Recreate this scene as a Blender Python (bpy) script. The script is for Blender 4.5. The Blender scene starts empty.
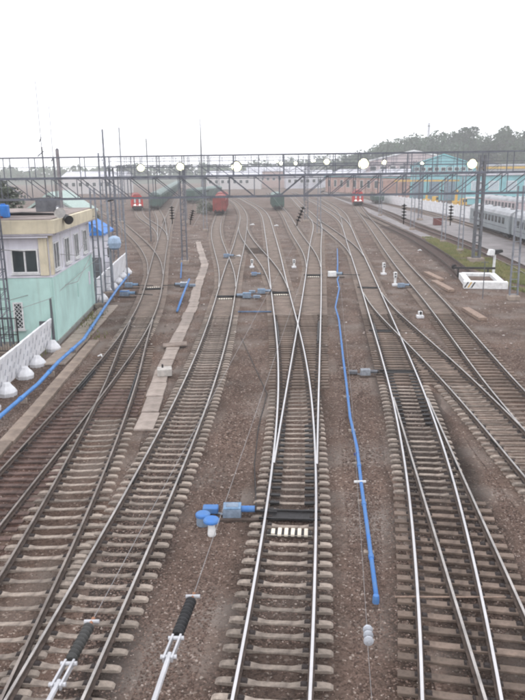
import bpy, bmesh, math, random
from mathutils import Matrix, Vector
random.seed(7)
PI = math.pi
scene = bpy.context.scene
COL = scene.collection

# ------------------------------------------------------------------ camera
CAM_H = 10.8
PITCH = math.radians(14.5)
cam_data = bpy.data.cameras.new("camera")
cam_data.sensor_fit = 'VERTICAL'
cam_data.sensor_height = 36.0
cam_data.lens = 36.0
cam_data.clip_start = 0.1
cam_data.clip_end = 6000.0
cam = bpy.data.objects.new("camera", cam_data)
COL.objects.link(cam)
cam.matrix_world = (Matrix.Translation((0, 0, CAM_H)) @ Matrix.Rotation(PI/2 - PITCH, 4, 'X')
                    @ Matrix.Rotation(-0.01, 4, 'Z'))
scene.camera = cam

# ------------------------------------------------------------------ world, sun, exposure
SUN_EL, SUN_ROT = math.radians(52), math.radians(200)
world = bpy.data.worlds.new("World")
scene.world = world
world.use_nodes = True
wt = world.node_tree
wt.nodes.clear()
w_out = wt.nodes.new('ShaderNodeOutputWorld')
w_bg = wt.nodes.new('ShaderNodeBackground')
w_sky = wt.nodes.new('ShaderNodeTexSky')
w_sky.sky_type = 'NISHITA'
w_sky.sun_disc = False
w_sky.sun_elevation = SUN_EL
w_sky.sun_rotation = SUN_ROT
w_mix = wt.nodes.new('ShaderNodeMix')
w_mix.data_type = 'RGBA'
w_mix.inputs[0].default_value = 0.94          # thick even cloud over the clear sky
w_mix.inputs[7].default_value = (11.3, 11.4, 11.9, 1)
wt.links.new(w_sky.outputs[0], w_mix.inputs[6])
wt.links.new(w_mix.outputs[2], w_bg.inputs[0])
w_bg.inputs[1].default_value = 0.15
wt.links.new(w_bg.outputs[0], w_out.inputs[0])

sun_d = bpy.data.lights.new("sun", 'SUN')
sun_d.energy = 0.5
sun_d.angle = math.radians(25)
sun_d.color = (1.0, 0.96, 0.9)
sun = bpy.data.objects.new("sun", sun_d)
COL.objects.link(sun)
# the sky's sun_rotation turns clockwise from +Y
sd = Vector((math.sin(SUN_ROT)*math.cos(SUN_EL), math.cos(SUN_ROT)*math.cos(SUN_EL), math.sin(SUN_EL)))
sun.rotation_euler = sd.to_track_quat('Z', 'Y').to_euler()

vs = scene.view_settings
vs.view_transform = 'Standard'
vs.look = 'None'
vs.gamma = 1.0
vs.exposure = 0.1
scene.render.engine = 'CYCLES'
scene.cycles.use_denoising = True
scene.cycles.filter_width = 2.1
scene.cycles.max_bounces = 6
scene.cycles.diffuse_bounces = 3
scene.cycles.glossy_bounces = 3
scene.cycles.volume_bounces = 2
scene.cycles.transparent_max_bounces = 8
scene.cycles.caustics_reflective = False
scene.cycles.caustics_refractive = False

# ------------------------------------------------------------------ materials
MATS = {}
def material(name, col, rough=0.7, metal=0.0, var=0.15, scale=3.0, col2=None, bump=0.0, bscale=40.0, objvar=0.0, spec=0.3, emit=0.0, streak=0.0):
    """Principled colour broken up by two noises; col2 = stain colour; objvar = difference from object to object."""
    if name in MATS: return MATS[name]
    m = bpy.data.materials.new(name); m.use_nodes = True
    nt = m.node_tree; N = nt.nodes; L = nt.links
    b = N['Principled BSDF']
    b.inputs['Roughness'].default_value = rough
    b.inputs['Metallic'].default_value = metal
    b.inputs['Specular IOR Level'].default_value = spec
    tc = N.new('ShaderNodeTexCoord')
    n1 = N.new('ShaderNodeTexNoise'); n1.inputs['Scale'].default_value = scale; n1.inputs['Detail'].default_value = 6; n1.inputs['Roughness'].default_value = .65
    L.new(tc.outputs['Object'], n1.inputs['Vector'])
    r1 = N.new('ShaderNodeMapRange'); r1.inputs[1].default_value = .35; r1.inputs[2].default_value = .68
    L.new(n1.outputs['Fac'], r1.inputs[0])
    mx = N.new('ShaderNodeMix'); mx.data_type = 'RGBA'
    c2 = col2 if col2 else tuple(c*(1-2*var) for c in col)
    mx.inputs[6].default_value = (*[min(1, c*(1+var*.6)) for c in col], 1) if not col2 else (*col, 1)
    mx.inputs[7].default_value = (*c2, 1)
    L.new(r1.outputs[0], mx.inputs[0])
    out = mx.outputs[2]
    if streak:
        mp = N.new('ShaderNodeMapping'); mp.inputs['Scale'].default_value = (2.2, 2.2, .16)
        ns = N.new('ShaderNodeTexNoise'); ns.inputs['Scale'].default_value = 1.3; ns.inputs['Detail'].default_value = 7; ns.inputs['Roughness'].default_value = .7
        L.new(tc.outputs['Object'], mp.inputs[0]); L.new(mp.outputs[0], ns.inputs['Vector'])
        rs = N.new('ShaderNodeMapRange'); rs.inputs[1].default_value = .52; rs.inputs[2].default_value = .75; rs.inputs[4].default_value = streak
        L.new(ns.outputs['Fac'], rs.inputs[0])
        ms = N.new('ShaderNodeMix'); ms.data_type = 'RGBA'; ms.inputs[7].default_value = (.16, .14, .12, 1)
        L.new(rs.outputs[0], ms.inputs[0]); L.new(out, ms.inputs[6]); out = ms.outputs[2]
    if objvar:
        oi = N.new('ShaderNodeObjectInfo')
        mr = N.new('ShaderNodeMapRange'); mr.inputs[3].default_value = 1-objvar; mr.inputs[4].default_value = 1+objvar*.7
        L.new(oi.outputs['Random'], mr.inputs[0])
        hv = N.new('ShaderNodeHueSaturation')
        L.new(mr.outputs[0], hv.inputs['Value']); L.new(out, hv.inputs['Color'])
        out = hv.outputs[0]
    L.new(out, b.inputs['Base Color'])
    if bump:
        n2 = N.new('ShaderNodeTexNoise'); n2.inputs['Scale'].default_value = bscale; n2.inputs['Detail'].default_value = 4
        L.new(tc.outputs['Object'], n2.inputs['Vector'])
        bp = N.new('ShaderNodeBump'); bp.inputs['Strength'].default_value = bump; bp.inputs['Distance'].default_value = .02
        L.new(n2.outputs['Fac'], bp.inputs['Height']); L.new(bp.outputs[0], b.inputs['Normal'])
    if emit:
        b.inputs['Emission Color'].default_value = (*col, 1); b.inputs['Emission Strength'].default_value = emit
    MATS[name] = m
    return m

def gravel_material(name, a, b_, c, cell, patch=0.25, attr=None):
    """Crushed stone: small cells of three tones, larger soft patches, stone relief."""
    m = bpy.data.materials.new(name); m.use_nodes = True
    nt = m.node_tree; N = nt.nodes; L = nt.links
    P = N['Principled BSDF']; P.inputs['Roughness'].default_value = .95; P.inputs['Specular IOR Level'].default_value = .15
    g = N.new('ShaderNodeNewGeometry')
    v = N.new('ShaderNodeTexVoronoi'); v.inputs['Scale'].default_value = cell
    L.new(g.outputs['Position'], v.inputs['Vector'])
    sep = N.new('ShaderNodeSeparateColor'); L.new(v.outputs['Color'], sep.inputs[0])
    cr = N.new('ShaderNodeValToRGB'); e = cr.color_ramp.elements
    e[0].position = 0; e[0].color = (*a, 1); e[1].position = 1; e[1].color = (*c, 1)
    k = e.new(.5); k.color = (*b_, 1); k = e.new(.93); k.color = (*[x*1.05 for x in b_], 1)
    L.new(sep.outputs[0], cr.inputs[0])
    n = N.new('ShaderNodeTexNoise'); n.inputs['Scale'].default_value = patch; n.inputs['Detail'].default_value = 7; n.inputs['Roughness'].default_value = .62
    L.new(g.outputs['Position'], n.inputs['Vector'])
    mr = N.new('ShaderNodeMapRange'); mr.inputs[1].default_value = .3; mr.inputs[2].default_value = .7; mr.inputs[3].default_value = .62; mr.inputs[4].default_value = 1.4
    L.new(n.outputs['Fac'], mr.inputs[0])
    n3 = N.new('ShaderNodeTexNoise'); n3.inputs['Scale'].default_value = patch*1.7; n3.inputs['Detail'].default_value = 5
    mp = N.new('ShaderNodeMapping'); mp.inputs['Location'].default_value = (31, 7, 3)
    L.new(g.outputs['Position'], mp.inputs[0]); L.new(mp.outputs[0], n3.inputs['Vector'])
    m3 = N.new('ShaderNodeMapRange'); m3.inputs[1].default_value = .47; m3.inputs[2].default_value = .7; m3.inputs[4].default_value = .75
    L.new(n3.outputs['Fac'], m3.inputs[0])
    vm = N.new('ShaderNodeMix'); vm.data_type = 'RGBA'; vm.blend_type = 'MULTIPLY'; vm.inputs[0].default_value = 1
    L.new(cr.outputs[0], vm.inputs[6]); L.new(mr.outputs[0], vm.inputs[7])
    dust = N.new('ShaderNodeMix'); dust.data_type = 'RGBA'
    dust.inputs[7].default_value = (.21, .18, .16, 1)
    L.new(m3.outputs[0], dust.inputs[0]); L.new(vm.outputs[2], dust.inputs[6])
    out = dust.outputs[2]
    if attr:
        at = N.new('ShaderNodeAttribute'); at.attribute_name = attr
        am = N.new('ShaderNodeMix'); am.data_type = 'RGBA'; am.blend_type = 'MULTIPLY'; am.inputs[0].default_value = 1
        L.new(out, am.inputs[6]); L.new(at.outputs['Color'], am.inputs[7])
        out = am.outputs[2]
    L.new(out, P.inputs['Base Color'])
    bp = N.new('ShaderNodeBump'); bp.inputs['Strength'].default_value = .9; bp.inputs['Distance'].default_value = .04; bp.invert = True
    L.new(v.outputs['Distance'], bp.inputs['Height']); L.new(bp.outputs[0], P.inputs['Normal'])
    MATS[name] = m
    return m

GROUND = gravel_material('brown crushed stone', (.06, .039, .030), (.128, .088, .070), (.34, .285, .245), 17)
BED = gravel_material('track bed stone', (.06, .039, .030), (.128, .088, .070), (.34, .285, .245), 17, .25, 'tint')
CONC = material('sleeper concrete', (.335, .28, .235), .9, 0, .2, 6, col2=(.165, .135, .115), objvar=.36, bump=.5)
CONC_FAR = material('far sleeper concrete', (.27, .215, .18), .9, 0, .2, .8)
WOOD = material('sleeper timber', (.125, .082, .07), .85, 0, .3, 5, objvar=.25, bump=.5)
BEARER = material('turnout bearer', (.20, .15, .12), .85, 0, .25, 4, col2=(.10, .075, .06), objvar=.3, bump=.4)
CLIP = material('rail fastening iron', (.045, .036, .034), .7, .3, .2, 20)
STEEL = material('polished rail head', (.58, .565, .57), .3, 1.0, .06, 1.5)
STEEL_DULL = material('dull rail head', (.30, .26, .235), .45, 1.0, .2, 1.5)
STEEL_MID = material('worn rail head', (.43, .40, .38), .38, 1.0, .2, 1.5)
RUST = material('rusty rail side', (.105, .078, .065), .8, .2, .25, 6)
DARK = material('dark oily steel', (.035, .033, .034), .55, .4, .2, 8)
GREY = material('grey painted steel', (.135, .14, .155), .6, .2, .2, 2)
GANTRY = material('gantry grey paint', (.15, .16, .19), .65, .2, .2, 2)
MASTM = material('galvanised mast steel', (.26, .275, .31), .6, .4, .2, 2)
BLUE = material('bright blue paint', (.05, .17, .46), .7, 0, .12, 2.5, col2=(.10, .19, .34), objvar=.05)
BLUE_PALE = material('weathered blue paint', (.17, .28, .42), .75, 0, .2, 5)
BLUEGREY = material('blue grey paint', (.22, .28, .36), .6, .1, .2, 4)
WHITE = material('white paint', (.74, .74, .74), .6, 0, .12, 3)
WHITEWASH = material('whitewashed concrete', (.76, .76, .78), .85, 0, .12, 1.5, bump=.3, streak=.35)
MINT = material('mint green render', (.47, .68, .63), .85, 0, .08, .6, bump=.2, streak=.28)
LAV = material('pale lilac panel', (.68, .67, .73), .7, 0, .07, .8, streak=.25)
CREAM = material('cream render', (.68, .61, .46), .8, 0, .12, .7, bump=.15, streak=.4)
ROOF = material('roofing felt', (.30, .25, .23), .9, 0, .25, .8)
GLASS = material('dark window glass', (.035, .05, .055), .12, 0, .2, .7, spec=.6)
RED = material('red train paint', (.50, .035, .03), .55, 0, .15, .8, streak=.3)
RED_DUSTY = material('dusty red wagon paint', (.27, .055, .048), .75, 0, .25, .8, streak=.5)
GREEN = material('dark green wagon paint', (.05, .10, .085), .6, 0, .2, .8, streak=.35)
GREEN_GREY = material('grey green wagon paint', (.16, .22, .205), .65, 0, .2, .8)
COACH = material('silver grey coach paint', (.27, .30, .315), .5, .1, .12, .5, streak=.35)
COACH_ROOF = material('pale coach roof', (.37, .38, .40), .65, 0, .15, .6, streak=.3)
PINK = material('pink brick', (.45, .29, .25), .85, 0, .2, .3, streak=.3)
TEAL = material('turquoise cladding', (.24, .50, .54), .65, 0, .12, .3, streak=.3)
PALE_ROOF = material('pale metal roof', (.55, .55, .60), .6, 0, .12, .2)
SAND = material('worn concrete slab', (.37, .305, .255), .9, 0, .2, 1.6, col2=(.22, .18, .15), objvar=.12, bump=.3)
PAVE = material('grey asphalt', (.235, .215, .215), .9, 0, .2, .35, bump=.3, bscale=8)
YELLOW = material('yellow paint', (.62, .40, .10), .6, 0, .1, 2)
BLACK = material('black rubber', (.03, .03, .032), .6, 0, .2, 9)
PORC = material('glazed grey porcelain', (.42, .44, .48), .25, 0, .15, 9, spec=.6)
BARK = material('bark', (.10, .085, .07), .9, 0, .3, 5)
LEAF = material('leaf green', (.04, .08, .036), .8, 0, .35, .5, objvar=.25)
LEAF_GREY = material('grey green leaf', (.16, .185, .145), .8, 0, .3, .6, objvar=.2)
GRASSM = material('grass blades', (.17, .20, .07), .8, 0, .4, .5, col2=(.30, .26, .12))
WIRE = material('overhead copper wire', (.30, .29, .29), .5, .6, .1, 3)
RODM = material('pale zinc rod', (.50, .50, .52), .5, .4, .1, 6)
LAMP = material('lit floodlight lens', (1.0, .95, .70), .4, 0, 0, 1, emit=40)
LAMP_W = material('lit cab lamp', (1.0, .96, .9), .4, 0, 0, 1, emit=1.6)
TARP = material('blue tarpaulin', (.03, .20, .62), .5, 0, .15, 1)
PLANK = material('weathered plank', (.29, .21, .165), .85, 0, .2, 5)

# ------------------------------------------------------------------ mesh builder
class MB:
    def __init__(s): s.v = []; s.f = []; s.m = []
    def face(s, idx, mi=0): s.f.append(idx); s.m.append(mi)
    def quad(s, a, b, c, d, mi=0):
        n = len(s.v); s.v += [tuple(a), tuple(b), tuple(c), tuple(d)]; s.face((n, n+1, n+2, n+3), mi); return s
    def box(s, c, d, rz=0, mi=0, taper=1.0, tilt=None):
        """box centre c, size d, turned about z; taper scales the top"""
        n = len(s.v); R = Matrix.Rotation(rz, 3, 'Z')
        if tilt: R = R @ Matrix.Rotation(tilt[1], 3, tilt[0])
        for z in (-.5, .5):
            k = taper if z > 0 else 1
            for x, y in ((-.5, -.5), (.5, -.5), (.5, .5), (-.5, .5)):
                p = R @ Vector((x*d[0]*k, y*d[1]*k, z*d[2])); s.v.append((c[0]+p.x, c[1]+p.y, c[2]+p.z))
        for q in ((3, 2, 1, 0), (4, 5, 6, 7), (0, 1, 5, 4), (1, 2, 6, 5), (2, 3, 7, 6), (3, 0, 4, 7)): s.face(tuple(n+i for i in q), mi)
        return s
    def bar(s, a, b, w, h=None, mi=0):
        """rectangular bar between two points"""
        a = Vector(a); b = Vector(b); h = h or w
        d = (b-a).normalized(); up = Vector((0, 0, 1)) if abs(d.z) < .95 else Vector((0, 1, 0))
        x = d.cross(up).normalized(); y = x.cross(d)
        n = len(s.v)
        for p in (a, b):
            for i, j in ((-1, -1), (1, -1), (1, 1), (-1, 1)): s.v.append(tuple(p + x*i*w/2 + y*j*h/2))
        for q in ((3, 2, 1, 0), (4, 5, 6, 7), (0, 1, 5, 4), (1, 2, 6, 5), (2, 3, 7, 6), (3, 0, 4, 7)): s.face(tuple(n+i for i in q), mi)
        return s
    def tube(s, pts, r, k=8, mi=0, cap=True):
        """tube along points; r a number or one per point"""
        pts = [Vector(p) for p in pts]; n0 = len(s.v); N = len(pts)
        rs = r if isinstance(r, (list, tuple)) else [r]*N
        for i, p in enumerate(pts):
            d = (pts[min(i+1, N-1)] - pts[max(i-1, 0)]).normalized()
            up = Vector((0, 0, 1)) if abs(d.z) < .9 else Vector((0, 1, 0))
            x = d.cross(up).normalized(); y = x.cross(d)
            for j in range(k):
                t = 2*PI*j/k; s.v.append(tuple(p + (x*math.cos(t) + y*math.sin(t))*rs[i]))
        for i in range(N-1):
            for j in range(k):
                a = n0+i*k+j; b = n0+i*k+(j+1) % k; s.face((a, b, b+k, a+k), mi)
        if cap:
            s.face(tuple(n0+j for j in reversed(range(k))), mi); s.face(tuple(n0+(N-1)*k+j for j in range(k)), mi)
        return s
    def lathe(s, a, b, prof, k=12, mi=0):
        """profile [(t, r)] spun about the axis a to b"""
        a = Vector(a); b = Vector(b)
        s.tube([a.lerp(b, t) for t, r in prof], [r for t, r in prof], k, mi); return s
    def prism(s, poly, a, b, mi=0):
        """polygon of (x, z) swept along y from a to b"""
        n = len(s.v); k = len(poly)
        for y in (a, b): s.v += [(x, y, z) for x, z in poly]
        s.face(tuple(n+i for i in range(k)), mi); s.face(tuple(n+k+i for i in reversed(range(k))), mi)
        for i in range(k): j = (i+1) % k; s.face((n+i, n+k+i, n+k+j, n+j), mi)
        return s
    def mesh(s, name, mats):
        me = bpy.data.meshes.new(name); me.from_pydata(s.v, [], s.f)
        for m in (mats if isinstance(mats, (list, tuple)) else [mats]): me.materials.append(m)
        me.polygons.foreach_set('material_index', s.m); me.update()
        return me
    def obj(s, name, mats, parent=None, smooth=False, bevel=0):
        me = s.mesh(name, mats)
        bm = bmesh.new(); bm.from_mesh(me); bmesh.ops.recalc_face_normals(bm, faces=bm.faces)
        if bevel: bmesh.ops.bevel(bm, geom=bm.edges[:], offset=bevel, segments=1, affect='EDGES')
        bm.to_mesh(me); bm.free()
        if smooth: me.polygons.foreach_set('use_smooth', [True]*len(me.polygons))
        return link(name, me, parent)

def link(name, me, parent=None, loc=None):
    o = bpy.data.objects.new(name, me); COL.objects.link(o)
    if parent: o.parent = parent
    if loc: o.location = loc
    return o
def tag(o, label, cat, group=None):
    o['label'] = label; o['category'] = cat
    if group: o['group'] = group
    return o
def thing(name, label, cat, loc=(0, 0, 0), rz=0, group=None):
    o = bpy.data.objects.new(name, None); COL.objects.link(o); o.empty_display_size = .3
    o.location = loc; o.rotation_euler = (0, 0, rz)
    return tag(o, label, cat, group)
def structure(o): o['kind'] = 'structure'; return o
def stuff(o): o['kind'] = 'stuff'; return o
def copy_tree(o, parent=None):
    c = o.copy(); COL.objects.link(c)
    if parent: c.parent = parent
    for ch in list(o.children): copy_tree(ch, c)
    return c
def place(o, loc, rz, label, group=None):
    o.location = loc; o.rotation_euler = (0, 0, rz); o['label'] = label
    if group: o['group'] = group
    return o
B = MB
def bx(name, c, d, m, parent=None, rz=0, bevel=0, taper=1.0): return MB().box(c, d, rz, 0, taper).obj(name, m, parent, bevel=bevel)

# ------------------------------------------------------------------ ground
from mathutils import noise
def steps(lo, hi, fine_lo, fine_hi, st):
    a = [lo, lo*.5 + fine_lo*.5] if lo < fine_lo else []
    x = fine_lo
    while x < fine_hi: a.append(x); x += st
    a += [fine_hi, fine_hi + 60, hi*.4 + fine_hi*.6, hi]
    return sorted(set(a))
xs = steps(-1000, 1000, -24, 40, .6); ys = steps(-250, 1400, 4, 100, .6)
g = MB()
def gz(x, y):
    if x < -24 or x > 40 or y < 4 or y > 100: return 0.0
    e = min(1, (x+24)/3, (40-x)/3, (y-4)/3, (100-y)/6)
    return e*(noise.noise((x*.45, y*.45, 0))*.025 + noise.noise((x*1.7, y*1.7, 3))*.012) - .01
for y in ys:
    for x in xs: g.v.append((x, y, gz(x, y)))
nx = len(xs)
for j in range(len(ys)-1):
    for i in range(nx-1): a = j*nx+i; g.face((a, a+1, a+nx+1, a+nx))
structure(g.obj('ground', GROUND, smooth=True))

# ------------------------------------------------------------------ track curves (metres, x across, y ahead)
CURVES = {
 'CL': [[-0.45,7.0],[0.39,15.0],[1.05,22.9],[1.48,30.9],[1.68,38.8],[1.71,46.8],[1.67,54.7],[1.63,62.7],[1.6,70.6],[1.6,78.6],[1.6,86.5],[1.58,94.5],[1.54,102.4],[1.49,110.4],[1.43,118.3],[1.38,126.3],[1.33,134.2],[1.27,142.2],[1.2,150.1],[1.08,158.1],[0.9,166.0],[0.65,174.0],[0.3,181.9],[-0.14,189.9],[-0.67,197.8],[-1.31,205.8],[-2.05,213.7],[-2.45,217.7]],
 'CR': [[-0.45,7.0],[0.38,14.9],[1.07,22.8],[1.75,30.6],[2.45,38.5],[3.15,46.4],[3.85,54.3],[4.53,62.2],[5.19,70.0],[5.83,77.9],[6.48,85.8],[7.13,93.7],[7.81,101.6],[8.51,109.4],[9.23,117.3],[9.94,125.2],[10.57,133.1],[11.06,141.0],[11.36,148.8],[11.51,156.7],[11.57,164.6],[11.59,172.5],[11.59,180.4],[11.6,188.2],[11.62,196.1],[11.65,204.0],[11.68,211.9],[11.73,219.8],[11.78,227.6]],
 'GW': [[3.36,48.7],[4.06,56.7],[4.74,64.7],[5.41,72.7],[5.91,80.6],[6.13,88.6],[6.14,96.6],[6.05,104.5],[5.95,112.5],[5.88,120.5],[5.86,128.5],[5.87,136.4],[5.89,144.4],[5.91,152.4],[5.89,160.4],[5.83,168.3],[5.73,176.3],[5.61,184.3],[5.47,192.2],[5.34,200.2],[5.22,208.2],[5.13,216.2]],
 'R1': [[2.97,7.0],[4.56,14.9],[5.85,22.8],[6.85,30.8],[7.64,38.7],[8.36,46.6],[9.07,54.5],[9.79,62.5],[10.5,70.4],[11.19,78.3],[11.87,86.2],[12.55,94.2],[13.24,102.1],[13.94,110.0],[14.66,117.9],[15.37,125.9],[16.02,133.8],[16.56,141.7],[16.96,149.6],[17.21,157.6],[17.34,165.5],[17.39,173.4],[17.42,181.3],[17.44,189.3],[17.47,197.2],[17.49,205.1],[17.5,213.0],[17.47,221.0],[17.4,228.9],[17.29,236.8],[17.14,244.7],[17.04,248.7]],
 'X1': [[9.7,61.4],[10.41,69.4],[11.11,77.3],[11.77,85.3],[12.2,93.3],[12.35,101.2],[12.31,109.2],[12.2,117.2],[12.06,125.1],[11.87,133.1],[11.64,141.1],[11.48,149.0],[11.51,157.0],[11.57,165.0],[11.58,168.9]],
 'R2': [[5.29,12.1],[5.93,19.5],[6.58,26.9],[7.23,34.3],[7.92,41.7],[8.58,49.1],[9.25,56.5],[9.59,60.2]],
 'RD': [[9.96,23.0],[10.01,30.5],[9.89,38.1],[9.64,45.6],[9.46,53.2],[9.68,60.7],[10.31,68.2],[10.97,75.8],[11.62,83.3],[11.94,87.1]],
 'E': [[11.53,26.2],[12.06,34.1],[12.77,42.0],[13.51,49.9],[14.19,57.8],[14.78,65.7],[15.38,73.6],[16.04,81.5],[16.75,89.4],[17.5,97.3],[18.26,105.2],[19.04,113.1],[19.81,121.0],[20.57,128.9],[21.31,136.8],[22.04,144.7],[22.76,152.7],[23.47,160.6],[24.19,168.5],[24.91,176.4],[25.65,184.3],[26.41,192.2],[27.2,200.1],[28.02,208.0],[28.87,215.9],[29.75,223.8]],
 'F': [[20.7,69.8],[21.55,77.7],[22.28,85.5],[22.89,93.3],[23.35,101.2],[23.66,109.0],[23.82,116.8],[23.88,124.7],[23.9,132.5],[23.91,140.3],[23.96,148.2],[24.07,156.0],[24.3,163.8],[24.68,171.7],[25.24,179.5],[25.94,187.3],[26.7,195.2],[27.49,203.0],[28.32,210.8]],
 'G': [[26.99,65.0],[27.84,72.9],[28.52,80.8],[29.03,88.8],[29.38,96.7],[29.57,104.6],[29.63,112.5],[29.63,120.5],[29.66,128.4],[29.78,136.3],[30.01,144.2],[30.33,152.2],[30.66,160.1],[30.96,168.0],[31.17,175.9],[31.26,183.9],[31.23,191.8],[31.07,199.7]],
 'Hh': [[37.46,90.5],[38.06,98.4],[38.56,106.3],[38.98,114.2],[39.32,122.1],[39.59,130.0],[39.82,138.0],[40.04,145.9],[40.26,153.8],[40.47,161.7],[40.66,169.6],[40.8,177.5],[40.83,185.4],[40.75,193.3],[40.52,201.2],[40.14,209.1]],
 'B': [[-5.0,7.0],[-4.38,14.9],[-3.83,22.8],[-3.41,30.6],[-3.17,38.5],[-3.08,46.4],[-3.09,54.3],[-3.16,62.2],[-3.22,70.0],[-3.25,77.9],[-3.24,85.8],[-3.23,93.7],[-3.24,101.5],[-3.29,109.4],[-3.35,117.3],[-3.42,125.2],[-3.5,133.1],[-3.59,140.9],[-3.7,148.8],[-3.86,156.7],[-4.09,164.6],[-4.39,172.5],[-4.76,180.3],[-5.19,188.2],[-5.66,196.1],[-6.17,204.0],[-6.71,211.8],[-7.3,219.7],[-7.95,227.6],[-8.65,235.5],[-9.42,243.4],[-10.26,251.2],[-10.7,255.2]],
 'BL': [[-3.23,35.8],[-3.1,43.7],[-3.08,51.6],[-3.13,59.5],[-3.34,67.4],[-3.83,75.3],[-4.49,83.2],[-5.22,91.1],[-5.96,99.0],[-6.67,106.9],[-7.32,114.8],[-7.87,122.7],[-8.34,130.6],[-8.73,138.5],[-9.05,146.5],[-9.34,154.4],[-9.62,162.3],[-9.9,170.2],[-10.22,178.1],[-10.58,186.0],[-11.0,193.9],[-11.47,201.8],[-12.0,209.7],[-12.29,213.7]],
 'X2': [[1.71,44.5],[1.69,52.3],[1.63,60.2],[1.43,68.0],[0.99,75.8],[0.34,83.6],[-0.43,91.5],[-1.22,99.3],[-1.93,107.1],[-2.54,115.0],[-3.03,122.8],[-3.37,130.6],[-3.55,138.4],[-3.66,146.3],[-3.8,154.1]],
 'A': [[-8.95,19.6],[-8.73,27.5],[-8.58,35.4],[-8.59,43.2],[-8.9,51.1],[-9.52,59.0],[-10.37,66.8],[-11.3,74.7],[-12.23,82.6],[-13.14,90.5],[-14.03,98.3],[-14.92,106.2],[-15.8,114.1],[-16.69,121.9],[-17.57,129.8],[-18.43,137.7],[-19.28,145.6],[-20.11,153.4],[-20.91,161.3],[-21.7,169.2],[-22.48,177.0],[-23.26,184.9],[-24.04,192.8],[-24.82,200.7],[-25.6,208.5],[-26.39,216.4]],
 'B0': [[-6.27,12.3],[-6.43,19.9],[-6.79,27.4],[-7.35,35.0],[-8.09,42.5],[-8.79,50.1],[-9.4,57.7],[-10.18,65.2],[-11.07,72.8],[-11.52,76.6]],
 'A2': [[-8.62,44.3],[-8.97,52.2],[-9.64,60.2],[-10.51,68.1],[-11.59,76.0],[-12.96,84.0],[-14.63,91.9],[-16.51,99.9],[-18.53,107.8],[-20.65,115.7],[-22.81,123.7],[-24.98,131.6],[-27.15,139.6],[-29.35,147.5],[-31.6,155.4],[-33.95,163.4],[-36.38,171.3]],
 'A3': [[-11.51,76.4],[-12.44,84.3],[-13.34,92.2],[-14.23,100.1],[-15.15,108.0],[-16.23,115.9],[-17.57,123.8],[-19.22,131.7],[-21.12,139.6],[-23.18,147.5],[-25.25,155.4],[-27.18,163.3],[-28.93,171.2],[-30.49,179.1],[-31.94,187.0],[-33.34,194.9],[-34.75,202.8],[-36.19,210.7],[-37.67,218.6]],
 'A4': [[-12.94,88.7],[-13.82,96.5],[-14.71,104.3],[-15.68,112.1],[-16.78,119.9],[-17.92,127.7],[-19.02,135.5],[-20.12,143.3],[-21.26,151.1],[-22.46,159.0],[-23.74,166.8],[-25.07,174.6],[-26.42,182.4],[-27.77,190.2],[-29.08,198.0],[-30.35,205.8],[-31.57,213.6],[-32.16,217.5]],
 'R3': [[13.08,100.2],[13.77,108.1],[14.48,115.9],[15.18,123.7],[15.91,131.6],[16.69,139.4],[17.46,147.3],[18.2,155.1],[18.85,162.9],[19.4,170.8],[19.85,178.6],[20.21,186.4],[20.5,194.3],[20.73,202.1],[20.91,210.0],[21.05,217.8],[21.15,225.6]],
}
def extend(P, near, far):
    P = [tuple(p) for p in P]
    if near < P[0][1]:
        (x0, y0), (x1, y1) = P[0], P[1]; k = (x1-x0)/(y1-y0); P = [(x0-k*(y0-near), near)] + P
    if far > P[-1][1]:
        (x0, y0), (x1, y1) = P[-2], P[-1]; k = (x1-x0)/(y1-y0); P = P + [(x1+k*(far-y1), far)]
    return P
EXT = {'CL': (5, 300), 'CR': (7, 300), 'R1': (5, 330), 'B': (5, 330), 'B0': (6, 70), 'A': (8, 300), 'R2': (6, 50), 'RD': (8, 80), 'E': (10, 380),
       'F': (69, 205), 'G': (40, 330), 'Hh': (60, 330), 'BL': (36, 330), 'GW': (50, 330), 'A2': (45, 230), 'A3': (77, 330), 'A4': (100, 330), 'R3': (100, 300), 'X1': (62, 160), 'X2': (45, 150)}
for k, (a, b) in EXT.items(): CURVES[k] = extend(CURVES[k], a, b)
def cx(name, y):
    """Catmull-Rom x at y"""
    P = CURVES[name]
    if y <= P[0][1]: i = 0
    elif y >= P[-1][1]: i = len(P)-2
    else:
        i = 0
        while P[i+1][1] < y: i += 1
    p1, p2 = P[i], P[i+1]; p0 = P[i-1] if i else p1; p3 = P[i+2] if i+2 < len(P) else p2
    h = p2[1]-p1[1]; t = (y-p1[1])/h
    m1 = (p2[0]-p0[0])/(p2[1]-p0[1])*h; m2 = (p3[0]-p1[0])/(p3[1]-p1[1])*h
    t2, t3 = t*t, t*t*t
    return (2*t3-3*t2+1)*p1[0] + (t3-2*t2+t)*m1 + (-2*t3+3*t2)*p2[0] + (t3-t2)*m2
def slope(name, y): return (cx(name, y+.4)-cx(name, y-.4))/.8
def span(name): return CURVES[name][0][1], CURVES[name][-1][1]
HALF = .795
ZB = .08                                             # underside of the rails
def frame(name, y):
    x = cx(name, y); d = Vector((slope(name, y), 1)).normalized(); return Vector((x, y)), d, Vector((d.y, -d.x))
PROF = [(-.075, 0), (-.075, .018), (-.012, .034), (-.011, .118), (-.034, .13), (-.034, .163), (.034, .163), (.034, .13), (.011, .118), (.012, .034), (.075, .018), (.075, 0)]
PM = [1, 1, 1, 1, 0, 0, 0, 1, 1, 1, 1, 1]
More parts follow.
